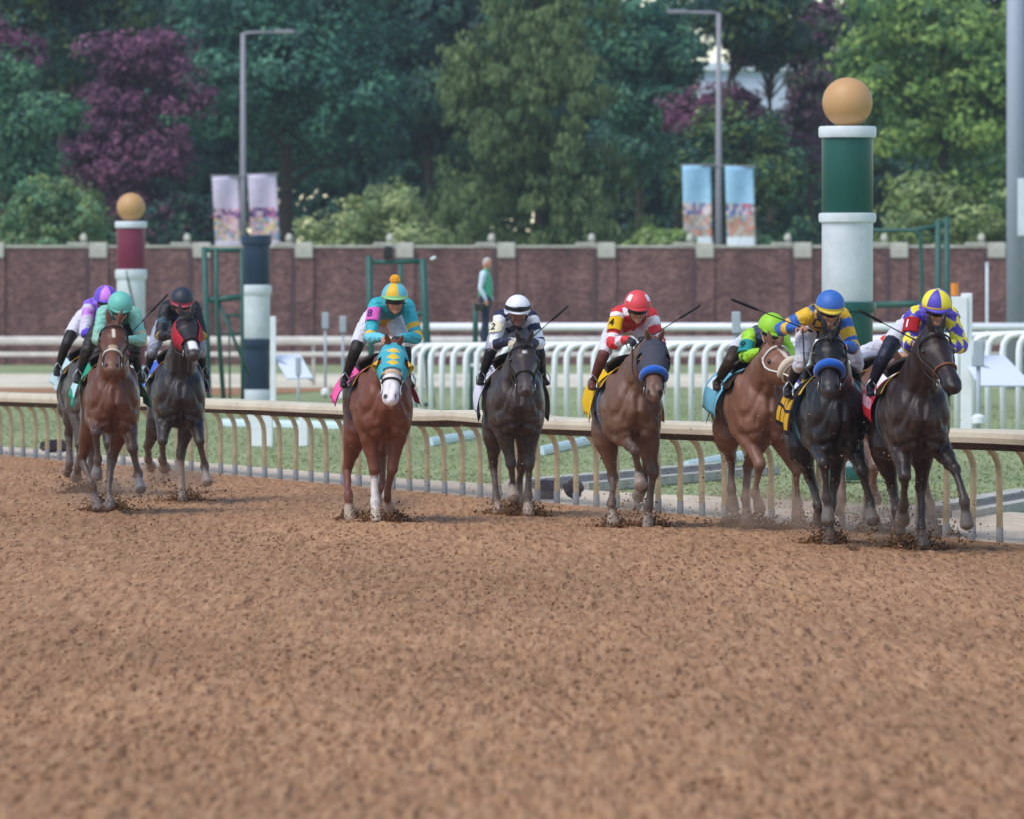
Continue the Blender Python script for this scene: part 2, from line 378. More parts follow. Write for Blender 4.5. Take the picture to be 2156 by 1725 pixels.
# ------------------------------------------------------------------ brick wall
def brick_material():
    m = bpy.data.materials.new('old_brick'); m.use_nodes = True
    N = m.node_tree.nodes; L = m.node_tree.links; b = N['Principled BSDF']; b.inputs['Roughness'].default_value = .9; b.inputs['Specular IOR Level'].default_value = .1
    tc = N.new('ShaderNodeTexCoord'); mp = N.new('ShaderNodeMapping'); mp.inputs['Rotation'].default_value = (R(90), 0, 0)
    L.new(tc.outputs['Object'], mp.inputs[0])
    br = N.new('ShaderNodeTexBrick'); br.inputs['Scale'].default_value = 1.0
    br.inputs['Brick Width'].default_value = .235; br.inputs['Row Height'].default_value = .078; br.inputs['Mortar Size'].default_value = .006
    br.inputs['Color1'].default_value = (*C('664443'), 1); br.inputs['Color2'].default_value = (*C('8c645e'), 1); br.inputs['Mortar'].default_value = (*C('8a7d7c'), 1)
    br.inputs['Bias'].default_value = -.1
    L.new(mp.outputs[0], br.inputs[0])
    n = N.new('ShaderNodeTexNoise'); n.inputs['Scale'].default_value = .9; n.inputs['Detail'].default_value = 7; n.inputs['Roughness'].default_value = .7; L.new(tc.outputs['Object'], n.inputs['Vector'])
    mr = N.new('ShaderNodeMapRange'); mr.inputs[1].default_value = .3; mr.inputs[2].default_value = .7; mr.inputs[3].default_value = .62; mr.inputs[4].default_value = 1.4; L.new(n.outputs[0], mr.inputs[0])
    mx = N.new('ShaderNodeVectorMath'); mx.operation = 'SCALE'; L.new(br.outputs[0], mx.inputs[0]); L.new(mr.outputs[0], mx.inputs[3])
    v = N.new('ShaderNodeTexNoise'); v.inputs['Scale'].default_value = 5.0; v.inputs['Detail'].default_value = 2; L.new(tc.outputs['Object'], v.inputs['Vector'])
    mv = N.new('ShaderNodeMapRange'); mv.inputs[1].default_value = .68; mv.inputs[2].default_value = .74; mv.inputs[4].default_value = .6; L.new(v.outputs[0], mv.inputs[0])
    mm = N.new('ShaderNodeMix'); mm.data_type = 'RGBA'; L.new(mv.outputs[0], mm.inputs['Factor']); L.new(mx.outputs[0], mm.inputs[6]); mm.inputs[7].default_value = (*C('a87a66'), 1)
    fn = N.new('ShaderNodeTexNoise'); fn.inputs['Scale'].default_value = 7.0; fn.inputs['Detail'].default_value = 4; fn.inputs['Roughness'].default_value = .8; L.new(tc.outputs['Object'], fn.inputs['Vector'])
    fr = N.new('ShaderNodeMapRange'); fr.inputs[1].default_value = .3; fr.inputs[2].default_value = .7; fr.inputs[3].default_value = .45; fr.inputs[4].default_value = 1.5; L.new(fn.outputs[0], fr.inputs[0])
    fx = N.new('ShaderNodeVectorMath'); fx.operation = 'SCALE'; L.new(mm.outputs[2], fx.inputs[0]); L.new(fr.outputs[0], fx.inputs[3])
    # rain stains running down from the coping
    sep = N.new('ShaderNodeSeparateXYZ'); L.new(tc.outputs['Object'], sep.inputs[0])
    ms = N.new('ShaderNodeMapping'); ms.inputs['Scale'].default_value = (1.1, 1, .10); L.new(tc.outputs['Object'], ms.inputs[0])
    sn = N.new('ShaderNodeTexNoise'); sn.inputs['Scale'].default_value = 1.0; sn.inputs['Detail'].default_value = 5; L.new(ms.outputs[0], sn.inputs['Vector'])
    sr = N.new('ShaderNodeMapRange'); sr.inputs[1].default_value = .5; sr.inputs[2].default_value = .68; sr.inputs[4].default_value = .55; L.new(sn.outputs[0], sr.inputs[0])
    m2 = N.new('ShaderNodeMix'); m2.data_type = 'RGBA'; L.new(sr.outputs[0], m2.inputs['Factor']); L.new(fx.outputs[0], m2.inputs[6]); m2.inputs[7].default_value = (*C('553c3a'), 1)
    L.new(m2.outputs[2], b.inputs['Base Color'])
    bp = N.new('ShaderNodeBump'); bp.inputs['Distance'].default_value = .01; L.new(br.outputs['Fac'], bp.inputs['Height']); bp.invert = True; L.new(bp.outputs[0], b.inputs['Normal'])
    return m
M['brick'] = brick_material()
M['coping'] = mat('limestone_coping', C('c4bfb4'), rough=.85, noise=.12, nscale=3, dirt=C('716b60'), dirt_amt=.5, dscale=1.6)
WD = 270.0
WTOP = vz(518, WD)
wall = empty('brick_wall', (0, WD, 0)); tag(wall, 'long dark red brick wall with pale stone coping behind the track', 'wall')
MB().box((-60, 0, -.1), (60, .35, WTOP-.06)).build('wall_face', M['brick'], wall)
MB().box((-60, -.05, WTOP-.058), (60, .40, WTOP+.025), .015).build('coping', M['coping'], wall)
pil_u = [-228, -10, 207, 425, 640, 852, 1066, 1277, 1484, 1690, 1893, 2098, 2310]
pil = MB().box((-.32, -.07, -.1), (.32, -.004, WTOP-.405)).build('pilaster', M['brick'], wall)
jnt = MB().box((-.46, -.10, -.1), (-.33, -.006, WTOP-.065)).build('dark_joint_strip', mat('joint_shadow_brown', C('5a4448'), rough=.8, noise=.2), wall)  # no pipe: dark strip paints in the shadow and joint left of each pilaster
cap = MB().box((-.30, -.14, WTOP-.40), (.30, .42, WTOP+.12), .03).build('pilaster_cap', M['coping'], wall)
slab = MB().box((-1.05, -.08, WTOP+.027), (-.335, .42, WTOP+.12), .03).build('raised_slab', M['coping'], wall)
fin = MB().lathe([(.10, WTOP+.172), (.12, WTOP+.25), (.10, WTOP+.36), (.04, WTOP+.42), (0, WTOP+.43)], (-.5, .15, 0), 12).build('lamp_knob', M['coping'], wall)
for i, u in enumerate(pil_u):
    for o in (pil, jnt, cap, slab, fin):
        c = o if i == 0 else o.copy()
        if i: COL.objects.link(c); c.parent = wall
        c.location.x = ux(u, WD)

# ------------------------------------------------------------------ striped distance poles
M['pole_white'] = mat('pole_white', C('dde3e8'), rough=.45, spec=.4, noise=.03, nscale=2, dirt=C('8d928e'), dirt_amt=.4, dscale=1.6)
M['pole_green'] = mat('pole_green', C('17554c'), rough=.4, spec=.4, noise=.06, nscale=4)
M['pole_red'] = mat('pole_red', C('7d2b47'), rough=.45, spec=.4, noise=.06, nscale=4)
M['pole_navy'] = mat('pole_navy', C('20364d'), rough=.45, spec=.4, noise=.06, nscale=4)
M['gold'] = mat('gold_ball', C('c79a68'), rough=.5, spec=.4, noise=.05, nscale=2, dirt=C('9a713c'), dirt_amt=.3, dscale=2)
def striped_pole(u, d, half, bands, ball, label, colour, flange_first=True):
    """bands: list of (v_top, v_bottom, material); half: half width in measured px"""
    k = d/KF; r = half*k
    e = empty('distance_pole', (ux(u, d), d, 0)); tag(e, label, 'distance pole', 'striped distance poles')
    for i, (v0, v1, m) in enumerate(bands):
        z1, z0 = vz(v0, d), vz(v1, d)
        h = z1-z0
        if h < .25: prof = [(r*1.10, z0+.001), (r*1.13, z0+h*.2), (r*1.13, z0+h*.8), (r*1.09, z1-.001)]
        else:
            f = 18*k
            prof = [(r*.965, z0+.002), (r, z0+.02), (r, z1-f*1.25), (r*1.11, z1-f*1.05), (r*1.13, z1-f*.5), (r*1.11, z1-f*.1), (r*1.05, z1-.002)] if i > (1 if ball else 0) else [(r*.965, z0+.002), (r, z0+.02), (r, z1-.02), (r*.99, z1-.002)]
        MB().lathe(prof, n=40).build('band', m, e, smooth=False)
    if ball:
        uc, vc, rr = ball
        b = MB().ball((0, 0, vz(vc, d)), rr*k, 40).build('ball', M['gold'], e, smooth=True)
    for o in e.children:
        o.data.polygons.foreach_set('use_smooth', [True]*len(o.data.polygons))
        bv = o.modifiers.new('split', 'EDGE_SPLIT'); bv.split_angle = R(40)
    return e
W, G, RD, NV = M['pole_white'], M['pole_green'], M['pole_red'], M['pole_navy']
gr0 = lambda d: 621+CAM_H*KF/d+4
striped_pole(1784, 100, 54, [(266, 290, W), (290, 448, G), (448, 636, W), (636, 800, G), (800, 985, W), (985, gr0(100), G)], (1784, 216, 53), 'tall green and white banded pole topped with a gold ball', 'green')
striped_pole(276, 175, 30, [(466, 480, W), (480, 567, RD), (567, 672, W), (672, 770, RD), (770, gr0(175), W)], (276, 436, 30), 'maroon and white banded pole topped with a gold ball', 'red')
striped_pole(540, 178, 28.5, [(496, 600, NV), (600, 713, W), (713, 820, NV), (820, gr0(178), W)], None, 'navy and white banded pole with a flat top', 'navy')
# ball-less top flange and a hanging cord
np_ = [o for o in COL.objects if o.get('label', '').startswith('navy')][0]
kk = 178/KF
MB().lathe([(28.5*kk*1.0, vz(517, 178)), (28.5*kk*1.13, vz(513, 178)), (28.5*kk*1.13, vz(498, 178)), (28.5*kk*1.08, vz(495, 178))], n=40).build('top_flange', NV, np_)
rp_ = [o for o in COL.objects if o.get('label', '').startswith('maroon')][0]
k2 = 175/KF
MB().tube([(-8*k2, -32*k2, vz(570, 175)), (-5*k2, -32.5*k2, vz(590, 175)), (6*k2, -31.5*k2, vz(640, 175)), (14*k2, -31*k2, vz(690, 175))], 1.6*k2, 6).build('cord', M['whip'], rp_)

# ------------------------------------------------------------------ tan running rail
M['tanrail'] = mat('tan_rail_cap', C('d6cab2'), rough=.65, spec=.25, noise=.05, nscale=2, dirt=C('9a826c'), dirt_amt=.4, dscale=1.2)
M['tanpost'] = mat('tan_post', C('d2c09c'), rough=.6, spec=.25, noise=.1, nscale=6, dirt=C('8a6a48'), dirt_amt=.6, dscale=5)
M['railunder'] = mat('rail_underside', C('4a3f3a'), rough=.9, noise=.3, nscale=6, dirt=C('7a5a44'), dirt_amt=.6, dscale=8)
M['footboot'] = mat('grey_post_foot', C('8a8a8c'), rough=.8, noise=.15, nscale=9)
rail = empty('running_rail', (rail_x(90), 90, 0)); tag(rail, 'tan running rail with curved posts along the dirt track', 'rail')
RDIR = Vector((-1, 3.4, 0)).normalized(); RSIDE = Vector((-RDIR.y, RDIR.x, 0))   # RSIDE points to the track
if RSIDE.x > 0: RSIDE = -RSIDE
def rail_top(d):
    ds = [45, 60, 73.9, 81, 88, 90.2, 91.2, 92.5, 94.7, 102, 115, 140]
    zs = [1.05, 1.05, 1.05, .99, .95, .985, .99, .955, .99, .98, .91, .91]
    return float(np.interp(d, ds, zs))
def rp(d, side, z): return Vector((rail_x(d), d, 0))+RSIDE*side+Vector((0, 0, z))-Vector(rail.location)
def rail_extrude(prof, name, m, d0=46, d1=138, n=120, smooth=True):
    V = []; F = []; k = len(prof)
    for i in range(n+1):
        d = d0+(d1-d0)*i/n; zt = rail_top(d)
        for s, z in prof: V.append(rp(d, s, zt+z))
    for i in range(n):
        for j in range(k):
            j2 = (j+1) % k; F.append((i*k+j, i*k+j2, (i+1)*k+j2, (i+1)*k+j))
    F.append(tuple(range(k))[::-1]); F.append(tuple(n*k+j for j in range(k)))
    return mesh_obj(name, V, F, m, rail, smooth=False)
rail_extrude([(-.16, -.03), (-.10, -.005), (.10, 0), (.30, -.012), (.335, -.03), (.347, -.075), (.338, -.124), (.315, -.129), (.30, -.06), (-.15, -.05)], 'rail_cap', M['tanrail'])
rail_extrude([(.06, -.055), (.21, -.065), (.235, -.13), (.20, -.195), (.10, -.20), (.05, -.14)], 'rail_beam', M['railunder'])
pd_ = 47.0; first = None
while pd_ < 137:
    zt = rail_top(pd_)
    pts = [(0, 0, -.06), (0, 0, zt-.40), (.012, 0, zt-.32), (.05, 0, zt-.235), (.11, 0, zt-.175), (.15, 0, zt-.15)]
    P = [RSIDE*p[0]+Vector((0, 0, p[2])) for p in pts]
    if first is None or True:
        o = MB().tube(P, [.031]*6, 8).build('post', M['tanpost'], rail, smooth=True)
        f = MB().tube([(0, 0, -.05), (0, 0, .13)], .0345, 8).build('foot', M['footboot'], o, smooth=True)
    o.location = Vector((rail_x(pd_), pd_, 0))-Vector(rail.location); first = o; o.rotation_euler = (random.gauss(0, .010), random.gauss(0, .012), 0)
    pd_ += .72+random.gauss(0, .012)

# ------------------------------------------------------------------ white gooseneck fence on the infield, rails further back
wf = empty('white_fence', (ux(870, 154), 154, 0)); tag(wf, 'white pipe fence with closely set gooseneck posts', 'fence')
NP = 46
wtop = []
for i in range(NP+1):
    t = i/NP; d = 154-t*24*(.75+.25*t)-(t*0); u = 868+(2210-868)*t**1.12
    v = np.interp(u, [868, 1500, 2210], [727, 722, 699]); wtop.append((Vector((ux(u, d), d, vz(v, d)))))
wdir = (wtop[-1]-wtop[0]); wdir.z = 0; wdir.normalize()
for i, p in enumerate(wtop):
    b = Vector((p.x, p.y, 0)); h = p.z
    arm = Vector((1, -.15, 0)).normalized()
    P = [Vector((0, 0, -.06)), Vector((0, 0, h-.30)), arm*.018+Vector((0, 0, h-.17)), arm*.075+Vector((0, 0, h-.075)), arm*.16+Vector((0, 0, h-.025)), arm*.30+Vector((0, 0, h-.01))]
    o = MB().tube(P, .055, 8).build('post', M['whiterail'], wf, smooth=True); o.location = b-Vector(wf.location); o.rotation_euler = (random.gauss(0, .008), random.gauss(0, .010), random.gauss(0, .06))
ta = Vector((.26, -.04, 0))
MB().tube([p+ta-Vector(wf.location) for p in wtop], .05, 8).build('top_rail', M['whiterail'], wf, smooth=True)

def straight_rail(name, label, m, u0, u1, d, rails, posts, pr, kind='rail', group=None):
    e = empty(name, (0, d, 0)); tag(e, label, kind, group)
    k = d/KF
    for v, hw in rails: MB().tube([(ux(u0, d), 0, vz(v, d)), (ux((u0+u1)/2, d), 0, vz(v, d)), (ux(u1, d), 0, vz(v, d))], hw*k, 10).build('rail_bar', m, e, smooth=True)
    vt = rails[0][0]
    for u in posts: MB().tube([(ux(u, d), pr*2, -.06), (ux(u, d), pr*2, vz(vt, d))], pr, 8).build('post', m, e, smooth=True)
    return e
M['creamrail'] = mat('cream_rail', C('cdc9c2'), rough=.6, noise=.06, dirt=C('85796b'), dirt_amt=.4)
straight_rail('far_rail', 'weathered cream two-bar rail in front of the brick wall', M['creamrail'], -300, 2500, 208, [(717, 9.5), (746, 5.5)], list(range(-280, 2500, 235)), .045, group=None)
straight_rail('white_rail', 'plain white single bar rail behind the gooseneck fence', M['whiterail'], 886, 2600, 195, [(688, 8.5)], [900, 1110, 1335, 1565, 1790, 2015, 2240, 2465], .06)
M['paleblue'] = mat('pale_blue_plastic', C('cfe3e8'), rough=.4, spec=.4)
def lying_rail(u0, v0, u1, v1, w, label):
    d0, d1 = gd(v0), gd(v1); a = Vector((ux(u0, d0), d0, .02)); b = Vector((ux(u1, d1), d1, .02))
    e = empty('loose_rail', a); tag(e, label, 'loose rail', 'loose rail sections on the grass')
    dd = (b-a); L = dd.length; dd.normalize(); s = Vector((dd.y, -dd.x, 0)); pts = []
    prof = [(-w, -.07), (-w, .0), (-w*.6, w*.9), (0, w*1.1), (w*.6, w*.9), (w, 0), (w, -.07)]
    V = [dd*t+s*x+Vector((0, 0, z)) for t in (0, L) for x, z in prof]; n = len(prof)
    F = [(i, (i+1) % n, n+(i+1) % n, n+i) for i in range(n)]+[tuple(range(n))[::-1], tuple(range(n, 2*n))]
    mesh_obj('rail_bar', V, F, M['paleblue'], e)
    for t in (L*.15, L*.85): MB().box(tuple(dd*t+Vector((-.05, -.05, -.08))), tuple(dd*t+Vector((.05, .05, .0)))).build('foot', M['paleblue'], e)
lying_rail(470, 893, 745, 899, .055, 'pale blue rail section on the grass below the navy pole')
lying_rail(905, 934, 1005, 917, .055, 'pale blue rail section lying between the pink cloth horse and the white cloth horse')
lying_rail(1138, 953, 1262, 925, .055, 'pale blue rail section lying between the white cloth horse and the yellow cloth horse')
lying_rail(1445, 984, 1560, 962, .05, 'pale blue rail section lying right of the yellow cloth horse')
lying_rail(1125, 903, 1190, 893, .04, 'short pale blue rail section close under the tan rail cap')

def rock(u, v, d, r, label):
    e = Vector((ux(u, d), d, vz(v, d)))
    bm = bmesh.new(); bmesh.ops.create_icosphere(bm, subdivisions=3, radius=1)
    sd_ = u
    for vtx in bm.verts:
        p = vtx.co; k = 1+.14*math.sin(p.x*3+sd_)*math.sin(p.y*2.7+sd_*2)+.08*math.sin(p.z*5+sd_)+.06*math.sin(p.x*9+p.z*7+sd_); vtx.co = Vector((p.x*r[0], p.y*r[0], p.z*r[1]))*k
    me = bpy.data.meshes.new('rock'); bm.to_mesh(me); bm.free(); me.materials.append(M['rock'])
    o = bpy.data.objects.new('rock', me); COL.objects.link(o); o.location = e; tag(o, label, 'rock', 'dark rocks by the rail'); return o
M['rock'] = mat('dark_rock', C('5a5254'), rough=.95, spec=.05, noise=.3, nscale=14, bump=.03, bscale=12)
rock(1154, 1036, 90.2, (.13, .13), 'dark grey rock behind the rail, left one of the pair')
rock(1207, 1030, 89.6, (.125, .11), 'dark grey rock behind the rail, right one of the pair')
rock(118, 941, 113, (.24, .09), 'flat dark grey rock beside the rail left of the chestnut brown horse')

# ------------------------------------------------------------------ lamp posts with banners
M['lamp'] = mat('lamp_grey', C('8d8a92'), rough=.5, spec=.4, noise=.05)
M['frame_green'] = mat('frame_green', C('2c5a52'), rough=.5, spec=.4, noise=.12, nscale=6)
M['print'] = mat('banner_print', vc=True, rough=.65, spec=.2)
bm1 = dict(top=C('d6cce2'), top2=C('e0c6d4'), sky=.44, foot=.90, base=C('dcd2e4'), band=[C('b06a90'), C('5a4478'), C('d8a8bc'), C('8a6a98'), C('e0c8d0')], crowd=[C('b8a0a0'), C('d8c488'), C('88a8c0'), C('e0a8b8'), C('a09098'), C('d8c8c8'), C('c0a890')])
bm2 = dict(top=C('9fcdec'), top2=C('b8dff0'), sky=.46, foot=.86, base=C('eaf2f8'), band=[C('c86a84'), C('6a7ab8'), C('d8b8b8'), C('8a8a98'), C('e0d0d0')], crowd=[C('c09a84'), C('b0a8a0'), C('d0907c'), C('c8bcae'), C('a88878'), C('8fa0b4')])
def lamp_post(u, d, vtop, arm_u, bv0, bv1, banners, bmat, label, bl):
    x = ux(u, d); k = d/KF; e = empty('lamp_post', (x, d, 0)); tag(e, label, 'lamp post', 'lamp posts behind the wall')
    MB().tube([(0, 0, -.05), (0, 0, vz(420, d)), (0, 0, vz(vtop+4, d))], [9*k, 7*k, 5*k], 12).build('pole', M['lamp'], e, smooth=True)
    s = 1 if arm_u > u else -1
    MB().tube([(0, 0, vz(vtop+6, d)), (s*15*k, 0, vz(vtop+3, d)), (ux(arm_u, d)-x, 0, vz(vtop+1, d))], [4*k, 3.4*k, 2.6*k], 8).build('arm', M['lamp'], e, smooth=True)
    a = ux(arm_u, d)-x
    MB().box((min(a, a-s*42*k), -.2, vz(vtop+5, d)), (max(a, a-s*42*k), .2, vz(vtop-3, d)), .03).build('lamp_head', M['lamp'], e)
    for ub0, ub1, t0, t1, bb, lean in banners:
        nx, nz = 9, 22; V = []; F = []
        x0, x1 = ux(ub0, d)-x, ux(ub1, d)-x
        for j in range(nz+1):
            f = j/nz
            for i in range(nx+1):
                g = i/nx; z = vz(t0+(t1-t0)*g, d)*(1-f)+vz(bb, d)*f
                V.append((x0+(x1-x0)*g+lean*k*f, -.10-.05*math.sin(f*5+g*4)-.04*math.sin(g*6.3), z))
        FC = []; rb = random.Random(int(ub0))
        for j in range(nz):
            for i in range(nx):
                q = j*(nx+1)+i; F.append((q, q+1, q+nx+2, q+nx+1)); f = (j+.5)/nz; n1 = rb.uniform(.92, 1.06)
                if f < bmat['sky']: c_ = bmat['top']*(1-f)+bmat['top2']*f
                elif f < bmat['sky']+.14: c_ = rb.choice(bmat['band'])
                elif f < bmat['foot']: c_ = rb.choice(bmat['crowd'])
                else: c_ = bmat['base']
                FC.append(np.clip(c_*n1, 0, 1))
        o = mesh_obj('banner', V, F, M['print'], e, smooth=True, fcol=FC); o['label'] = bl
        o.modifiers.new('thick', 'SOLIDIFY').thickness = .012
        MB().tube([(0, -.1, vz(t0-1, d)), ((x0 if abs(x0) > abs(x1) else x1)*1.06, -.1, vz(t1 if s else t0, d)+.02)], 2*k, 6).build('banner_arm', M['lamp'], e)
lamp_post(512, 284, 66, 620, 370, 515, [(447, 502, 373, 371, 520, 7), (522, 582, 369, 367, 520, 8)], bm1, 'grey lamp post carrying two pale pink banners', 'pale pink printed banner')
lamp_post(1513, 284, 24, 1405, 350, 515, [(1436, 1496, 349, 349, 522, 4), (1526, 1586, 350, 352, 522, 5)], bm2, 'grey lamp post carrying two light blue banners', 'light blue printed banner')

# big grey post at the right edge with a box
pe = empty('tall_post', (ux(2138, 200), 200, 0)); tag(pe, 'thick pale grey post with a white box at the right edge', 'post')
k = 200/KF
MB().tube([(0, 0, -.05), (0, 0, 14)], 19*k, 24).build('shaft', mat('post_blue_grey', C('9fa6b5'), rough=.5, noise=.03), pe, smooth=True)
MB().box((3*k, -24*k, vz(497, 200)), (75*k, -19.5*k, vz(376, 200)), .02).build('sign_box', M['pole_white'], pe)
te = empty('thin_post', (ux(2078, 204), 204, 0)); tag(te, 'thin pale post standing left of the thick grey post', 'post')
MB().tube([(0, 0, -.05), (0, 0, vz(557, 204))], 3*204/KF, 8).build('shaft', M['pole_white'], te, smooth=True)
MB().ball((0, 0, vz(556, 204)), 4*204/KF, 10).build('end_cap', M['pole_white'], te, smooth=True)

# ------------------------------------------------------------------ green pipe stands
def frame(name, label, d, tubes, extra=None, depth=0.0, cat='frame'):
    us = [p[0] for t in tubes for p in t[0]]; uc = sum(us)/len(us)
    e = empty(name, (ux(uc, d), d, 0)); tag(e, label, cat, 'green pipe stands'); k = d/KF
    for pts, hw, nm in tubes:
        P = [Vector((ux(p[0], d)-e.location.x, p[2] if len(p) > 2 else 0.0, vz(p[1], d))) for p in pts]
        MB().tube(P, hw*k, 8).build(nm, M['frame_green'], e, smooth=True)
    return e
d = 166
frame('camera_stand', 'dark green lattice stand left of the navy banded pole', d, [
    ([(430, 520), (436, 700), (440, 860)], 6, 'upright'), ([(455, 522), (456, 640), (472, 858)], 5, 'upright'), ([(509, 524), (510, 700), (511, 858)], 4, 'upright'),
    ([(432, 526, .02), (512, 527, .02)], 5, 'beam'), ([(440, 632, .03), (513, 624, .03)], 6.5, 'beam'), ([(460, 636, .05), (525, 792, .05)], 3.5, 'brace'),
    ([(470, 664, .1), (513, 664, .1)], 3, 'rung'), ([(482, 664, .12), (484, 858, .12)], 2, 'upright'), ([(450, 704, .1), (513, 702, .1)], 2.5, 'rung')])
d = 158
st = frame('camera_stand', 'green gantry stand behind the jockey in turquoise', d, [
    ([(777, 538), (780, 700), (786, 862)], 7, 'upright'), ([(890, 546), (897, 690), (909, 858)], 8, 'upright'), ([(778, 552, .02), (893, 550, .02)], 5, 'beam'),
    ([(842, 552, .9), (843, 860, .9)], 5, 'upright'), ([(848, 660, .3), (900, 660, .04)], 5, 'rung'), ([(866, 852, .05), (909, 852, .05)], 4, 'rung')])
MB().box((-.42, -.1, vz(545, d)), (-.22, .12, vz(519, d)), .04).build('camera_body', M['black'], st)
MB().tube([(.52, 0, vz(546, d)), (.62, 0, vz(541, d))], .03, 8).build('clamp', M['pole_white'], st)
d = 170
frame('camera_stand', 'green gantry stand right of the green and white pole', d, [
    ([(1975, 462), (1975, 858)], 7, 'upright'), ([(1993, 458), (1994, 858)], 6.5, 'upright'), ([(1800, 485), (1925, 485), (1936, 482), (1990, 472)], 4.5, 'beam'),
    ([(1926, 487), (1934, 490), (1938, 500), (1942, 640), (1948, 858)], 4.5, 'upright'), ([(1842, 642, .03), (1990, 638, .03)], 7, 'beam'), ([(1800, 486, .05), (1800, 858, .05)], 5, 'upright')])

# ------------------------------------------------------------------ timing boxes, sensor posts, cabinets
M['sensor'] = mat('sensor_grey', C('aab2bb'), rough=.5, noise=.04)
M['panel'] = mat('panel_white', C('d6dcea'), rough=.3, spec=.5)
M['orange'] = mat('orange_lens', C('f08a28'), rough=.25, spec=.5)
def sensor(u, v0, v1, vb, d, hw, label):
    k = d/KF; e = empty('sensor_post', (ux(u, d), d, 0)); tag(e, label, 'sensor post', 'grey sensor posts')
    MB().tube([(0, 0, -.06), (0, 0, vz(v1, d))], hw*.42*k, 8).build('pole', M['sensor'], e, smooth=True)
    MB().box((-hw*k, -hw*k, vz(v1, d)), (hw*k, hw*k, vz(v0, d)), .02).build('sensor_head', M['sensor'], e)
    MB().lathe([(hw*1.3*k, vz(vb, d)), (hw*1.3*k, vz(vb, d)+.10), (hw*.6*k, vz(vb, d)+.14)], n=16).build('base', M['white'], e)
sensor(685, 657, 692, 830, 182, 7, 'grey sensor post beside the navy pole, the left of the pair')
sensor(722, 665, 700, 838, 180, 7, 'grey sensor post left of the turquoise jockey, the right of the pair')
sensor(628, 752, 790, 862, 160, 6, 'short grey sensor post in front of the small tilted panel')
sensor(1550, 656, 702, 905, 132, 9, 'grey sensor post left of the lime green jockey')
sensor(2060, 716, 772, 893, 124, 11, 'grey sensor post in front of the large tilted panel')
def panel(poly, d, dd, pu, pw, v0, label, orange=None):
    k = d/KF; e = empty('tilted_panel', (ux(pu, d), d, 0)); tag(e, label, 'panel', 'tilted white panels on posts')
    MB().box((-pw*k, -.03, -.06), (pw*k, .06, vz(v0, d)), .015).build('post', M['white'], e)
    P = [Vector((ux(u, d)-e.location.x, dy-.08, vz(v, d))) for (u, v), dy in zip(poly, (dd, dd, -dd, -dd))]
    nrm = (P[1]-P[0]).cross(P[3]-P[0]).normalized()*.03
    V = P+[p-nrm for p in P]
    mesh_obj('board', V, [(3, 2, 1, 0), (4, 5, 6, 7), (0, 1, 5, 4), (1, 2, 6, 5), (2, 3, 7, 6), (3, 0, 4, 7)], M['panel'], e)
    MB().tube([(0, 0, vz(poly[0][1], d)), (P[2].x, -.1, vz(poly[2][1], d)-.06)], .02, 6).build('bracket', M['sensor'], e)
    if orange:
        uo, v1, v2, w = orange
        MB().lathe([(w*k, vz(v2, d)), (w*k, vz(v1, d)+.03), (w*.7*k, vz(v1, d))], (ux(uo, d)-e.location.x, 0, 0), 14).build('beacon', M['orange'], e, smooth=False)
        MB().box((ux(uo, d)-e.location.x-.06, -.08, vz(v2+90, d)), (ux(uo, d)-e.location.x+.20, .08, vz(v2+2, d)), .01).build('beacon_box', M['white'], e)
panel([(573, 749), (632, 749), (660, 797), (606, 799)], 165, .35, 575, 6, 666, 'small tilted white panel on a post beside the navy banded pole')
panel([(2022, 751), (2117, 752), (2172, 814), (2059, 814)], 128, .35, 2035, 12, 617, 'large tilted white panel on a post with an orange beacon', (2010, 600, 622, 8))
def cabinet(u0, u1, v, d, h, label):
    e = empty('cabinet', (ux((u0+u1)/2, d), d, 0)); tag(e, label, 'cabinet', 'white cabinets on the turf'); w = (u1-u0)/2*d/KF
    MB().box((-w, 0, -.06), (w, .35, h), .02).build('cabinet_body', M['white'], e)
    MB().box((-w-.02, -.02, h+.002), (w+.02, .37, h+.05), .01).build('lid', M['white'], e)
cabinet(521, 574, 935, gd(935), .62, 'white cabinet standing on the turf below the navy pole')
cabinet(629, 648, 935, gd(935), .58, 'narrow white cabinet standing on the turf left of the chestnut horse')
# low white stand the man stands on
ps = empty('platform', (ux(1022, 160), 160.0, 0)); tag(ps, 'green platform the man in the green vest stands on', 'platform')
zt = vz(727, 160)
MB().box((-.34, -.4, zt-.06), (.5, .4, zt), .01).build('deck', M['white'], ps)
for x in (-.28, .44):
    for y in (-.34, .34): MB().tube([(x, y, -.06), (x, y, zt-.06)], .04, 8).build('leg', M['frame_green'], ps, smooth=True)
MB().tube([(-.20, .36, zt), (-.20, .36, zt+.82)], .055, 8).build('post', M['frame_green'], ps, smooth=True)
MB().box((-.3, -.38, zt-.42), (.46, -.34, zt-.36)).build('rail_bar', M['white'], ps)

# pale building glimpsed through the trees
be = empty('building', (ux(1620, 372), 372, 0)); tag(be, 'white building glimpsed through the trees at upper right', 'building')
MB().box((-3.2, 0, -.1), (2.6, 6, vz(150, 372))).build('wall', mat('pale_render', C('c9d6e4'), rough=.8, noise=.05), be)
MB().box((-3.4, -.3, vz(150, 372)+.004), (2.8, 6.3, vz(132, 372)), .05).build('roof', mat('roof_edge', C('dfe9f0'), rough=.6), be)
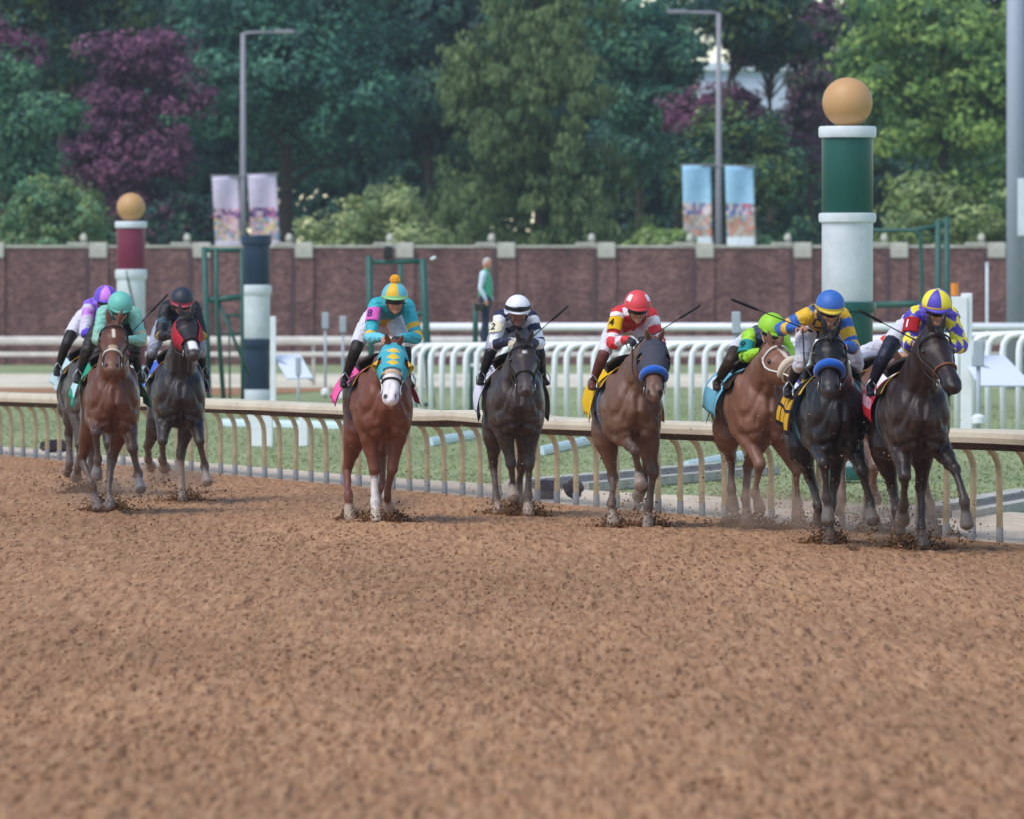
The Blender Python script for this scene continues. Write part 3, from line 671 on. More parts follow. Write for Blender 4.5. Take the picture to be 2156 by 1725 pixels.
# ------------------------------------------------------------------ trees
M['leaf'] = mat('leaves', vc=True, rough=.55, spec=.25, transl=.28)
M['bark'] = mat('bark', C('4b4038'), rough=.9, noise=.3, nscale=6)
def leaf_cloud(centers, radii, per, size, pal, rg, up=.35, stretch=1.0, shell=.55, jit=.13, ldir=None):
    """leaf quads spread through clumps; pal: list of linear colours"""
    n = len(centers)*per
    ci = np.repeat(np.arange(len(centers)), per)
    dirv = rg.normal(0, 1, (n, 3)); dirv /= np.linalg.norm(dirv, axis=1)[:, None]
    rr = (shell+(1-shell)*rg.random(n))**.8
    P = centers[ci]+dirv*(radii[ci]*rr[:, None])
    nrm = dirv*(.45 if ldir is not None else 1)+(ldir[ci]*.95 if ldir is not None else 0)+rg.normal(0, .36, (n, 3))+np.array([0, -.1, up]); nrm /= np.linalg.norm(nrm, axis=1)[:, None]
    t = np.cross(nrm, rg.normal(0, 1, (n, 3))); t /= np.linalg.norm(t, axis=1)[:, None]+1e-9
    b = np.cross(nrm, t)
    if stretch != 1.0:
        t = t*.4+np.array([0, 0, 1.0])*1.0; t /= np.linalg.norm(t, axis=1)[:, None]; b = np.cross(nrm, t); b /= np.linalg.norm(b, axis=1)[:, None]+1e-9
    s = size*rg.uniform(.6, 1.25, n)[:, None]
    t = t*s*stretch; b = b*s*.62
    V = np.stack([P-t, P-b*.9+t*.1, P+t, P+b*.9+t*.1], 1).reshape(-1, 3)
    F = np.arange(4*n).reshape(-1, 4)
    pal = np.array(pal); ck = rg.integers(0, len(pal), len(centers)); k = ck[ci]
    sw = rg.random(n) < .3; k[sw] = rg.integers(0, len(pal), sw.sum())
    col = pal[k]*rg.normal(1, jit, (n, 1)).clip(.5, 1.6)
    return V, F, np.repeat(col, 4, 0)
def tree(name, label, cat, cu, cv, ru, rv, d, pal, size=.2, clump=.8, dens=1.0, per=34, seed=1, cone=False, group=None, stretch=1.0, depth=None, up=.35, gap=0.0, trunk_u=None, lobe=.27):
    rg = np.random.default_rng(seed); k = d/KF
    cx, cz = ux(cu, d), vz(cv, d); rx, rz = ru*k, rv*k; ry = depth if depth else rx*.8
    base = Vector((ux(trunk_u if trunk_u else cu, d), d, 0))
    ld = None
    if True:
        # lobes filling the crown, small leaf clumps over the face of every lobe
        lr = lobe*math.sqrt(rx*rz); nl = int(dens*38); cl = []; dl = []
        for i in range(nl):
            q = rg.normal(0, 1, 3); q /= np.linalg.norm(q); rr = rg.random()**.45
            r_ = lr*rg.uniform(.65, 1.2); c_ = np.array([cx+q[0]*rr*max(rx-r_*.7, rx*.35), d+q[1]*rr*max(ry-r_*.7, ry*.3), cz+q[2]*rr*max(rz-r_*.6, rz*.35)])
            if cone: h_ = rg.random()**1.1; r_ *= 1-.45*h_; w_ = (1-h_)**.62*math.sqrt(rg.random()); a_ = rg.uniform(0, 6.28); c_ = np.array([cx+math.cos(a_)*w_*(rx-r_*.5), d+math.sin(a_)*w_*ry, cz-rz+2*rz*h_])
            m = int(4*r_*r_/(clump*clump)*1.5)+4
            w = rg.normal(0, 1, (m, 3)); w /= np.linalg.norm(w, axis=1)[:, None]; w = w[(w[:, 2] > -.65)]
            ww = 1+.16*np.sin(w[:, 0]*6+i)+.16*np.sin(w[:, 2]*7+i*2)
            cl.append(c_+w*(r_*ww*rg.uniform(.82, 1.08, len(w)))[:, None]*np.array([1, 1, 1.5 if cone else .85])); dl.append(w)
        cen = np.concatenate(cl); s = clump*rg.uniform(.5, 1.2, len(cen)); rd = np.stack([s, s, s*.7], 1)
        ld = np.concatenate(dl)
    keep = cen[:, 2] > .6; cen = cen[keep]; rd = rd[keep]; ld = ld[keep] if ld is not None else None
    if gap: keep = rg.random(len(cen)) > gap; cen = cen[keep]; rd = rd[keep]; ld = ld[keep] if ld is not None else None
    e = empty(name, base); tag(e, label, cat, group)
    V, F, col = leaf_cloud(cen, rd, per, size, pal, rg, up=up, stretch=stretch, ldir=ld)
    np_mesh('crown', V-np.array(base), F, M['leaf'], col=col, parent=e)
    mb = MB(); top = cz+rz*.55; tr = .10+.028*rx
    mb.tube([(0, 0, -.06), (.06*rx*.2, 0, top*.35), (cx-base.x, 0, top)], [tr*1.35, tr, tr*.25], 10)
    lim = rg.choice(len(cen), min(10, len(cen)), replace=False)
    for i in lim:
        p = (cen[i]-np.array(base))*np.array([.6, .6, .9]); z0 = max(.3*top, min(p[2]-.8, .8*top)); m_ = np.array([(cx-base.x)*z0/top, 0, z0])
        mb.tube([tuple(m_), tuple(m_*.5+p*.5+np.array([0, 0, .25])), tuple(p)], [tr*.42, tr*.26, tr*.08], 6)
    mb.build('trunk', M['bark'], e, smooth=True)
    return e
pg = lambda *h: [C(x, 1.42) for x in h]
TG = 'trees behind the wall'
TEAL = pg('2f5a4b', '3d6b57', '4e7c63', '28504a')
OLIV = pg('56683a', '687a42', '76864a', '465a38')
PALE = pg('7f8f5f', '8f9c68', '6f8158', 'a3a873')
MIDG = pg('3f6548', '52785a', '628663', '35584a')
BRIG = pg('5c7a3e', '708a48', '82984f', '4c693c', '406040')
PLUM = pg('58354a', '693f58', '462d40', '7c5068')
DARK = pg('23423c', '2c4d42', '1f3b3a', '34543f')
GRPL = pg('5b4553', '6b5060', '4d4a4a', '4e5f4c')
tree('leafy_tree', 'mid green leafy tree at the left edge in front of the plum tree', 'tree', 20, 265, 155, 165, 283, MIDG, .125, .58, seed=2, per=34, group=TG)
tree('bush', 'olive green bush behind the wall left of the maroon pole', 'bush', 110, 480, 150, 125, 279, PALE[2:3]+MIDG[1:3]+OLIV[2:3], .105, .45, seed=3, per=34, group='bushes above the wall', up=.5)
tree('plum_tree', 'purple leaved plum tree behind the maroon pole', 'tree', 285, 300, 165, 260, 292, PLUM, .12, .55, seed=4, per=34, group=TG)
tree('plum_tree', 'purple leaved tree top in the upper left corner', 'tree', 5, 120, 85, 85, 290, PLUM, .12, .5, seed=5, group=TG)
tree('leafy_tree', 'dark green tree rising above the plum tree at upper left', 'tree', 130, 40, 250, 260, 316, DARK+OLIV[:1], .2, .8, seed=6, group=TG)
tree('maple_tree', 'large blue green tree behind the lamp post with pink banners', 'tree', 600, 170, 335, 350, 298, TEAL+DARK[:1], .14, .75, dens=1.0, seed=7, per=34, group=TG)
tree('bush', 'pale yellow green bush behind the wall left of the cypress', 'bush', 782, 492, 178, 118, 279, PALE, .105, .45, seed=8, per=34, group='bushes above the wall', up=.55)
tree('cypress_tree', 'tall olive green cypress tree in the middle behind the wall', 'tree', 1135, 110, 265, 480, 288, pg('4c5f3a', '596b40', '445838', '65764a'), .10, .42, dens=2.0, seed=9, per=30, cone=True, stretch=1.35, group=TG, lobe=.19)
tree('leafy_tree', 'teal green tree right behind the cypress', 'tree', 1345, 150, 125, 250, 306, TEAL+MIDG[:2], .14, .7, seed=10, group=TG)
tree('leafy_tree', 'dark rounded tree behind the lamp post with blue banners', 'tree', 1570, 400, 175, 195, 291, MIDG[:2]+DARK[:2]+OLIV[:2], .125, .58, seed=11, per=34, group=TG)
tree('plum_tree', 'purple leaved tree just below the white building', 'tree', 1540, 262, 165, 85, 303, PLUM, .12, .48, seed=12, group=TG)
tree('plum_tree', 'sparse purple grey tree between the building and the bright green tree', 'tree', 1706, 160, 72, 240, 305, GRPL+PLUM[:2], .12, .48, seed=13, gap=.12, group=TG)
tree('leafy_tree', 'dark green tree above the lamp head at upper right', 'tree', 1575, 10, 115, 105, 300, DARK+OLIV[:1], .19, .7, seed=14, group=TG, trunk_u=1480)
tree('oak_tree', 'bright green tree filling the upper right behind the gold ball pole', 'tree', 1985, 190, 265, 340, 290, BRIG, .14, .72, dens=1.1, seed=15, per=34, group=TG)
tree('bush', 'pale green bush behind the wall at the right edge', 'bush', 2010, 470, 180, 120, 279, PALE[1:3]+OLIV[1:3]+BRIG[3:4], .105, .45, seed=16, per=34, group='bushes above the wall', up=.5)
tree('bush', 'small bright green shrub top left of the blue banners', 'bush', 1392, 520, 75, 42, 277, BRIG[1:3]+PALE[:1], .12, .4, seed=17, group='bushes above the wall', up=.5)
tree('leafy_tree', 'dark tree in shade between the maple and the cypress', 'tree', 900, 150, 220, 360, 322, DARK, .22, .9, seed=18, group=TG)
tree('leafy_tree', 'dark tree behind the pink banners', 'tree', 400, 330, 230, 220, 324, DARK, .22, .9, seed=19, group=TG)
tree('leafy_tree', 'dark tree low behind the right of the cypress', 'tree', 1330, 400, 190, 180, 318, DARK+TEAL[:1], .22, .9, seed=20, group=TG)
tree('leafy_tree', 'dark tree in shade behind the bright green tree', 'tree', 1880, 330, 210, 230, 322, DARK+OLIV[:1], .22, .9, seed=21, group=TG)


tree('bush', 'dark bush above the wall between the maroon pole and the pink banners', 'bush', 385, 478, 110, 75, 289, DARK+PLUM[:1], .12, .48, seed=31, group='bushes above the wall')
tree('leafy_tree', 'dark leafy branch mass left of the upper right lamp head', 'tree', 1425, 90, 75, 140, 309, DARK+TEAL[:2], .14, .6, seed=32, gap=.25, group=TG)
tree('leafy_tree', 'leafy tree partly veiling the white building', 'tree', 1620, 100, 110, 75, 301, DARK+OLIV[:1]+GRPL[:1], .14, .55, seed=33, gap=.3, group=TG)
# dark wood further back closing the view between and above the crowns
for i, (u_, v_, ru_, rv_, where) in enumerate([(-90, 240, 260, 420, 'behind the left edge trees'), (200, 200, 250, 430, 'behind the purple plum tree'), (470, 220, 250, 430, 'behind the pink banners'), (760, 200, 260, 440, 'between the blue green tree and the cypress'), (1020, 180, 250, 430, 'behind the cypress'), (1260, 200, 190, 420, 'right of the cypress'), (1480, 430, 200, 190, 'below the white building, left part'), (1660, 430, 170, 180, 'below the white building, right part'), (1850, 200, 170, 420, 'left behind the bright green tree'), (2080, 200, 240, 430, 'right behind the bright green tree'), (2330, 220, 220, 420, 'behind the right edge')]):
    tree('wood_tree', 'tall dark tree in the far wood, '+where, 'tree', u_, v_, ru_, rv_, 336+(i % 3)*5, DARK, .30, .85, dens=1.05, seed=40+i, per=11, group='dark wood behind the nearer trees', lobe=.34)
# ------------------------------------------------------------------ sculpting: lofted limbs fused into one skin
class Sculpt:
    def __init__(s): s.V = []; s.F = []; s.B = []; s.labels = []
    def _add(s, V, F):
        n = len(s.V); s.V += [tuple(map(float, v)) for v in V]; s.F += [tuple(int(i)+n for i in f) for f in F]
    def chain(s, label, st, side=(0, 1, 0), k=4, n=14, colour=True):
        """st rows: x,y,z, half width along side, half width across"""
        Q = catmull(st, k); m = len(Q); side = np.array(side, float); V = []
        P = Q[:, :3]; A = np.maximum(Q[:, 3], .003); B = np.maximum(Q[:, 4], .003)
        for i in range(m):
            T = P[min(i+1, m-1)]-P[max(i-1, 0)]; T /= np.linalg.norm(T)+1e-9
            S = side-T*side.dot(T); S /= np.linalg.norm(S)+1e-9; U = np.cross(T, S)
            for j in range(n):
                a = 2*math.pi*j/n; V.append(P[i]+S*A[i]*math.cos(a)+U*B[i]*math.sin(a))
        F = []
        for i in range(m-1):
            for j in range(n):
                j2 = (j+1) % n; F.append((i*n+j, i*n+j2, (i+1)*n+j2, (i+1)*n+j))
        T0 = P[0]-P[1]; T0 /= np.linalg.norm(T0)+1e-9; T1 = P[-1]-P[-2]; T1 /= np.linalg.norm(T1)+1e-9
        V.append(P[0]+T0*min(A[0], B[0])*.6); V.append(P[-1]+T1*min(A[-1], B[-1])*.6); c0, c1 = m*n, m*n+1
        for j in range(n):
            j2 = (j+1) % n; F.append((j2, j, c0)); F.append(((m-1)*n+j, (m-1)*n+j2, c1))
        s._add(V, F)
        if colour:
            if label not in s.labels: s.labels.append(label)
            li = s.labels.index(label); L = np.concatenate([[0], np.cumsum(np.linalg.norm(np.diff(P, axis=0), axis=1))]); L /= L[-1]
            for i in range(m): s.B.append((li, L[i], *P[i], (A[i]+B[i])/2))
    def ball(s, c, r, rot=None, n=16):
        mb = MB().ball((0, 0, 0), 1.0, n); V = np.array(mb.V)*np.array(r if hasattr(r, '__len__') else (r, r, r))
        if rot is not None: V = V @ np.array(rot).T
        # weld the poles
        m = n//2; V = V+np.array(c); F = []
        W = [V[0]]+[V[i] for i in range(n, m*n)]+[V[m*n]]
        for j in range(n):
            j2 = (j+1) % n; F.append((0, 1+j, 1+j2)); F.append((len(W)-1, 1+(m-2)*n+j2, 1+(m-2)*n+j))
        for i in range(m-2):
            for j in range(n):
                j2 = (j+1) % n; F.append((1+i*n+j, 1+(i+1)*n+j, 1+(i+1)*n+j2, 1+i*n+j2))
        s._add(W, F)
    def build(s, name, voxel, iters, material, colour_fn, parent, factor=.5, wrinkle=None):
        me = bpy.data.meshes.new(name+'_raw'); me.from_pydata(s.V, [], s.F); me.update()
        o = bpy.data.objects.new(name+'_raw', me); COL.objects.link(o)
        r = o.modifiers.new('r', 'REMESH'); r.mode = 'VOXEL'; r.voxel_size = voxel; r.use_smooth_shade = True
        if iters:
            sm = o.modifiers.new('s', 'SMOOTH'); sm.factor = factor; sm.iterations = iters
        dg = bpy.context.evaluated_depsgraph_get(); dg.update()
        m2 = bpy.data.meshes.new_from_object(o.evaluated_get(dg))
        bpy.data.objects.remove(o); bpy.data.meshes.remove(me)
        m2.name = name; n = len(m2.vertices)
        P = np.empty(n*3, 'f4'); m2.vertices.foreach_get('co', P); P = P.reshape(-1, 3).astype(float)
        N = np.empty(n*3, 'f4'); m2.vertices.foreach_get('normal', N); N = N.reshape(-1, 3).astype(float)
        B = np.array(s.B); lab = np.empty(n, int); tt = np.empty(n)
        for a in range(0, n, 8000):
            dd = np.linalg.norm(P[a:a+8000, None]-B[None, :, 2:5], axis=2)/B[None, :, 5]
            j = dd.argmin(1); lab[a:a+8000] = B[j, 0].astype(int); tt[a:a+8000] = B[j, 1]
        if wrinkle is not None:
            P = P+N*wrinkle(P, N, lab, tt, s.labels)[:, None]; m2.vertices.foreach_set('co', P.astype('f4').ravel())
        col = colour_fn(P, N, lab, tt, s.labels)
        at_ = m2.color_attributes.new('Col', 'FLOAT_COLOR', 'POINT'); c = np.ones((n, 4), 'f4'); c[:, :3] = np.clip(col, 0, 1); at_.data.foreach_set('color', c.ravel())
        m2.materials.clear(); m2.materials.append(material)
        m2.polygons.foreach_set('use_smooth', np.ones(len(m2.polygons), dtype=bool))
        ob = bpy.data.objects.new(name, m2); COL.objects.link(ob); ob.parent = parent
        return ob
def lerp(a, b, t): return a+(b-a)*t
def mixc(col, mask, c):                      # mask 0..1 per vertex
    m = np.clip(mask, 0, 1)[:, None]; return col*(1-m)+np.asarray(c)[None]*m
def sstep(x, a, b):
    t = np.clip((x-a)/(b-a), 0, 1); return t*t*(3-2*t)

def text_mesh(txt):
    cu = bpy.data.curves.new('t', 'FONT'); cu.body = txt; cu.align_x = 'CENTER'; cu.align_y = 'CENTER'; cu.size = 1.0; cu.offset = .015
    o = bpy.data.objects.new('t', cu); COL.objects.link(o)
    dg = bpy.context.evaluated_depsgraph_get(); dg.update()
    me = bpy.data.meshes.new_from_object(o.evaluated_get(dg)); bpy.data.objects.remove(o); bpy.data.curves.remove(cu)
    bm = bmesh.new(); bm.from_mesh(me); bpy.data.meshes.remove(me)
    bmesh.ops.triangulate(bm, faces=bm.faces)
    bmesh.ops.subdivide_edges(bm, edges=bm.edges, cuts=2, use_grid_fill=True)
    V = np.array([v.co[:] for v in bm.verts]); bm.verts.index_update(); F = [[v.index for v in f.verts] for f in bm.faces]; bm.free()
    V[:, 1] -= (V[:, 1].max()+V[:, 1].min())/2; V[:, 0] -= (V[:, 0].max()+V[:, 0].min())/2
    return V, F

# ------------------------------------------------------------------ horse
TRUNK = np.array([  # x, centre z, half height, half width
    (-.90, 1.27, .07, .08), (-.83, 1.27, .19, .17), (-.70, 1.28, .28, .25), (-.55, 1.285, .305, .285), (-.38, 1.27, .305, .285), (-.18, 1.225, .295, .272),
    (.05, 1.19, .33, .30), (.26, 1.185, .365, .30), (.43, 1.205, .395, .285), (.58, 1.21, .36, .27), (.70, 1.19, .28, .24), (.80, 1.17, .15, .16)])
def trunk_at(x):
    return [float(np.interp(x, TRUNK[:, 0], TRUNK[:, i])) for i in (1, 2, 3)]
def on_trunk(x, th, off):                    # point on the barrel: th 0 = spine, + = left side
    zc, h, w = trunk_at(x)
    return Vector((x, (w+off)*math.sin(th), zc+(h+off)*math.cos(th)))
FL = {'plant': (4, -2, 38, 30), 'reach': (38, 34, 28, 20), 'mid': (34, -12, -8, 10), 'fold': (58, -38, -75, -95), 'hang': (26, -4, -30, -20),
      'push': (-24, -26, 10, -30), 'back': (-12, -58, -85, -95), 'lift': (22, -34, -55, -60), 'extend': (24, 20, 35, 30)}
HL = {'plant': (22, -28, -2, 36, 30), 'push': (-6, -42, -30, -20, -40), 'fwd': (52, -12, 14, 30, 20), 'fold': (44, -52, 8, -50, -70), 'hang': (34, -38, 0, -20, -30), 'back': (5, -62, -40, -85, -100)}
def leg_points(kind, side, pose, splay, elbow=(0, 0, 0), hind=False):
    sp = R(splay)*side
    if hind:
        p = np.array([-.50, .13*side, 1.20])+np.array(elbow); L = (.34, .44, .36, .115, .085); A = HL[pose] if isinstance(pose, str) else pose
    else:
        p = np.array([.42, .150*side, .99])+np.array(elbow); L = (.455, .325, .12, .085); A = FL[pose] if isinstance(pose, str) else pose
    pts = [p]
    for l, a in zip(L, A):
        a = R(a); lat = math.sin(sp)*(1 if len(pts) < 3 else .5)
        d = np.array([math.sin(a), lat, -math.cos(a)]); d /= np.linalg.norm(d); pts.append(pts[-1]+d*l)
    return pts

def make_horse(H):
    name = 'race_horse'
    a = R(H['yaw']); Fw = Vector((math.sin(a), -math.cos(a), 0))
    chest = Vector((ux(H['u'], H['d']), H['d'], 0)); sc = H.get('scale', 1.0)
    root = empty(name, chest-Fw*.65*sc, a-math.pi/2); root.scale = (sc, sc, sc)
    tag(root, H['label'], 'horse', 'galloping race horses')
    S = Sculpt(); dzp = H.get('pitch', 0.0)
    Tst = [(x, 0, zc+dzp*x, w, h) for x, zc, h, w in TRUNK]
    S.chain('trunk', Tst, (0, 1, 0), 3, 20)
    # muscle masses
    for sd in (1, -1):
        rotS = Matrix.Rotation(R(-25), 3, 'Y')
        S.ball((.47, .165*sd, 1.18), (.18, .125, .31), rotS)
        S.ball((.66, .11*sd, 1.08), (.125, .125, .22))           # breast
        S.ball((.69, .115*sd, 1.18), (.10, .085, .12))
        S.ball((.30, .255*sd, 1.10), (.16, .035, .22), Matrix.Rotation(R(-35), 3, 'Y'))
        S.ball((.50, .20*sd, 1.36), (.07, .07, .20), Matrix.Rotation(R(-32), 3, 'Y'))
        S.ball((-.42, .21*sd, 1.02), (.14, .08, .16))
        S.ball((-.52, .15*sd, 1.20), (.24, .135, .30), Matrix.Rotation(R(12), 3, 'Y'))
        S.ball((-.60, .13*sd, 1.42), (.20, .12, .12))
    off = H.get('off_z', 0.0)
    def solve(u, v, x):
        y = 0.0
        for _ in range(4):
            dd = root.location.y+sc*(Fw.y*x+math.sin(a)*y); y = ((ux(u, dd)-root.location.x)/sc-Fw.x*x)/math.cos(a)
        return np.array([x, y, vz(v, dd)/sc-off])
    H['solve'] = solve
    def seg(p, uv, L, sign):
        x = p[0]; q = p
        for _ in range(4):
            q = solve(*uv, x); w = math.hypot(q[1]-p[1], q[2]-p[2])
            if w >= L*.995: q = np.array([p[0]+sign*L*.06, p[1]+(q[1]-p[1])*L/w, p[2]+(q[2]-p[2])*L/w]); return q
            x = p[0]+sign*math.sqrt(L*L-w*w)
        q[0] = x; return q
    def px_leg(sd, q, hind):
        if hind:
            th = R(q.get('thigh', 30)); hip = np.array([-.50, .13*sd, 1.20]); st = hip+.34*np.array([math.sin(th), .12*sd, -math.cos(th)])
            hk = seg(st, q['k'], .45, -1); ft = seg(hk, q['f'], .37, q.get('fs', 1)); P = [hip, st, hk, ft]
        else:
            el = np.array([.42, .150*sd, .99])+np.array(q.get('el', (0, 0, 0))); kn = seg(el, q['k'], .455, q.get('ks', 1)); ft = seg(kn, q['f'], .325, q.get('fs', -1)); P = [el, kn, ft]
        toe = seg(ft, q['t'], .205, q.get('ts', 1))
        if q.get('g') or toe[2]+off < .02: toe[2] = .02-off
        return P+[ft*.42+toe*.58, toe]
    # legs
    low = 9; hooves = []
    for key, sd, hind in (('LF', 1, 0), ('RF', -1, 0), ('LH', 1, 1), ('RH', -1, 1)):
        q = H[key]
        if isinstance(q, dict): P = px_leg(sd, q, hind)
        else:
            P = leg_points(key, sd, q[0], q[1], (0, 0, 0), bool(hind))
            for z_ in (-1, -2): P[z_] = np.array([P[z_][0], P[z_][1], max(P[z_][2], .02-off+(.06 if z_ == -2 else 0))])
        if hind:
            hip, stf, hock, fet, cor, toe = P
            m1 = stf+(hock-stf)*.35; m2 = stf+(hock-stf)*.75; c1 = hock+(fet-hock)*.25; c2 = hock+(fet-hock)*.75
            st = [(*hip, .135, .21), (*(hip*.5+stf*.5), .14, .20), (*stf, .13, .17), (*m1, .10, .12), (*m2, .058, .072), (*(hock), .054, .068), (*c1, .039, .046), (*c2, .035, .040), (*fet, .048, .050), (*(fet*.5+cor*.5), .038, .042), (*cor, .050, .052), (*(cor*.4+toe*.6), .058, .060), (*toe, .064, .067)]
        else:
            elb, kne, fet, cor, toe = P
            up = elb+np.array([-.02, 0, .12]); m1 = elb+(kne-elb)*.3; m2 = elb+(kne-elb)*.72; c1 = kne+(fet-kne)*.22; c2 = kne+(fet-kne)*.75
            st = [(*up, .14, .175), (*elb, .128, .15), (*m1, .104, .115), (*m2, .064, .07), (*kne, .056, .058), (*c1, .035, .041), (*c2, .031, .037), (*fet, .048, .050), (*(fet*.5+cor*.5), .038, .042), (*cor, .050, .052), (*(cor*.4+toe*.6), .058, .060), (*toe, .064, .067)]
        S.chain('hind' if hind else 'fore', st, (0, 1, 0), 3, 12)
        kn_ = P[2] if hind else P[1]; S.ball(kn_+np.array([.012 if not hind else -.02, 0, 0]), (.056, .062, .060) if not hind else (.058, .056, .07), None, 10)
        ft_ = P[-3]; S.ball(ft_+np.array([-.012, 0, -.01]), (.050, .050, .046), None, 10)
        if not hind:
            fa = P[0]+(P[1]-P[0])*.25; S.ball(fa+np.array([.03, .02*sd, 0]), (.085, .085, .13), None, 12)
        hv2 = P[-1]-P[-2]; hv2 /= np.linalg.norm(hv2)
        S.chain('hind_' if hind else 'fore_', [(*(P[-2]-hv2*.01), .050, .052), (*(P[-2]*.5+P[-1]*.5), .058, .064), (*(P[-1]+hv2*.012), .066, .076)], (0, 1, 0), 2, 12, colour=False)
        low = min(low, toe[2]-.028); hooves.append((key, toe.copy()))
    # neck and head
    if 'pollp' in H:
        poll = solve(*H['pollp'], 1.10)-np.array([0, 0, .05]); dn = solve(*H['nosep'], 1.45)-poll; dn[2] = max(dn[2], -.64); L_ = .69
        dn[0] = math.sqrt(max(L_*L_-dn[1]**2-dn[2]**2, .03)); nose = solve(*H['nosep'], poll[0]+dn[0]); dn[1] = nose[1]-poll[1]; hd = dn/np.linalg.norm(dn)
    else:
        poll = np.array(H.get('poll', (1.08, 0, 1.80))); th = R(H.get('head_pitch', 58)); hd = np.array([math.cos(th), 0, -math.sin(th)])
    ps = math.atan2(hd[1], hd[0]) if H.get('turn_head') else math.atan2(hd[1], hd[0])*.45
    hs = np.array([-math.sin(ps), math.cos(ps), 0]); hs = hs-hd*hs.dot(hd); hs /= np.linalg.norm(hs)
    roll = R(H.get('head_roll', 0)); hu = np.cross(hd, hs); hs, hu = hs*math.cos(roll)+hu*math.sin(roll), hu*math.cos(roll)-hs*math.sin(roll)
    b0 = np.array([.40, 0, 1.32]); e0 = poll-hd*.01-hu*.055; mid = (b0+e0)/2+np.array([.02, -.25*(e0[1]-b0[1]), .05])
    nk = []
    for t, hh, ww in ((0, .35, .215), (.25, .285, .175), (.5, .228, .145), (.75, .175, .122), (1, .135, .102)):
        p = b0*(1-t)**2+2*mid*t*(1-t)+e0*t*t; nk.append((*p, ww, hh))
    S.chain('neck', nk, (0, 1, 0), 4, 16)
    HLn = .71; HS = [(0, .11, .098), (.09, .138, .126), (.20, .162, .148), (.30, .166, .145), (.42, .140, .118), (.56, .110, .092), (.70, .092, .080), (.82, .088, .084), (.91, .082, .086), (.97, .062, .070), (1.0, .038, .046)]
    def head_c(t):
        dp = float(np.interp(t, [q[0] for q in HS], [q[1] for q in HS])); wd = float(np.interp(t, [q[0] for q in HS], [q[2] for q in HS]))
        return poll+hd*(t*HLn)+hu*(.085-dp-.02*math.sin(math.pi*t)), dp, wd
    S.chain('head', [(*head_c(t)[0], wd, dp) for t, dp, wd in HS], hs, 4, 18)
    rotH = np.array([hd, hs, hu]).T
    for sd in (1, -1):
        c, dp, wd = head_c(.27); S.ball(c+hs*sd*wd*.80+hu*dp*.42, (.048, .026, .03), rotH, 10)           # brow
        c2, d2, w2 = head_c(.24); S.ball(c2+hs*sd*w2*.55-hu*d2*.35, (.085, .04, .085), rotH, 12)         # jaw
        c3, d3, w3 = head_c(.90); S.ball(c3+hs*sd*w3*.62+hu*d3*.25, (.034, .026, .028), rotH, 10)        # nostril rim
    for sd in (1, -1):                                                                                  # ears
        eb = poll+hu*.075+hs*sd*.05+hd*.015; ed = hu*.92-hd*H.get('ear_back', .25)+hs*sd*.28; ed /= np.linalg.norm(ed)
        S.chain('ear', [(*(eb-ed*.02), .024, .03), (*(eb+ed*.045), .024, .034), (*(eb+ed*.095), .019, .028), (*(eb+ed*.145), .006, .007)], hd, 3, 8)
    coat, points = H['coat'], H.get('points', C('17120f'))
    def colour(P, N, lab, t, names):
        col = np.repeat(coat[None], len(P), 0)
        L = lambda nm: (lab == names.index(nm))
        # darker points
        fore, hind = L('fore'), L('hind')
        pm = H.get('point_amt', .9)
        col = mixc(col, (fore*sstep(t, .30, .48)+hind*sstep(t, .42, .58))*pm, points)
        hv = (P-poll) @ np.array([hd, hs, hu]).T
        hm = L('head') | L('ear')
        s_ = hv[:, 0]/HLn
        col = mixc(col, hm*sstep(s_, .62, .92)*H.get('muzzle', .8), H.get('muzzle_col', C('2a2322')))
        # markings on the face
        front = hm*(N @ hu > .25)
        for (s0, s1, w, c) in H.get('marks', []):
            m = front*sstep(s_, s0-.02, s0+.02)*(1-sstep(s_, s1-.02, s1+.02))*(1-sstep(np.abs(hv[:, 1]), w*.8, w*1.15)); col = mixc(col, m, c)
        for (s0, s1, c) in H.get('head_bands', []):
            col = mixc(col, hm*sstep(s_, s0-.03, s0+.01)*(1-sstep(s_, s1-.01, s1+.03)), c)
        # nostrils, mouth line
        for sd in (1, -1):
            c3, d3, w3 = head_c(.93); q = c3+hs*sd*w3*.66+hu*d3*.42
            col = mixc(col, hm*(1-sstep(np.linalg.norm((P-q)*np.array([1, 1, 1]), axis=1), .020, .034)), C('0d0808'))
        # white or pale socks and hooves, dust thrown up on the legs
        for key, toe in hooves:
            side = 1 if key[0] == 'L' else -1; which = (fore if key[1] == 'F' else hind)*(P[:, 1]*side > -.02+0*P[:, 1])
            sock = H.get('socks', {}).get(key)
            if sock: col = mixc(col, which*sstep(t, sock[0], sock[0]+.06), sock[1])
            col = mixc(col, which*sstep(t, .88, .915), H.get('hoof', C('5d5753')))
            dl = H.get('dust', .35)
            col = mixc(col, which*sstep(t, .34, .80)*dl*(.5+.5*vnoise(P[:, 2]*14, P[:, 1]*20+P[:, 0]*9, 3)), C('8c7a70'))
        # splashes of dirt on the breast
        ds = H.get('splash', .25)*.5; nz = vnoise(P[:, 2]*55, P[:, 1]*55+P[:, 0]*31, 11)
        col = mixc(col, ds*(N[:, 0] > .1)*sstep(nz, .62, .80)*sstep(1.5-P[:, 2], 0, .5), C('8d6b55'))
        return col
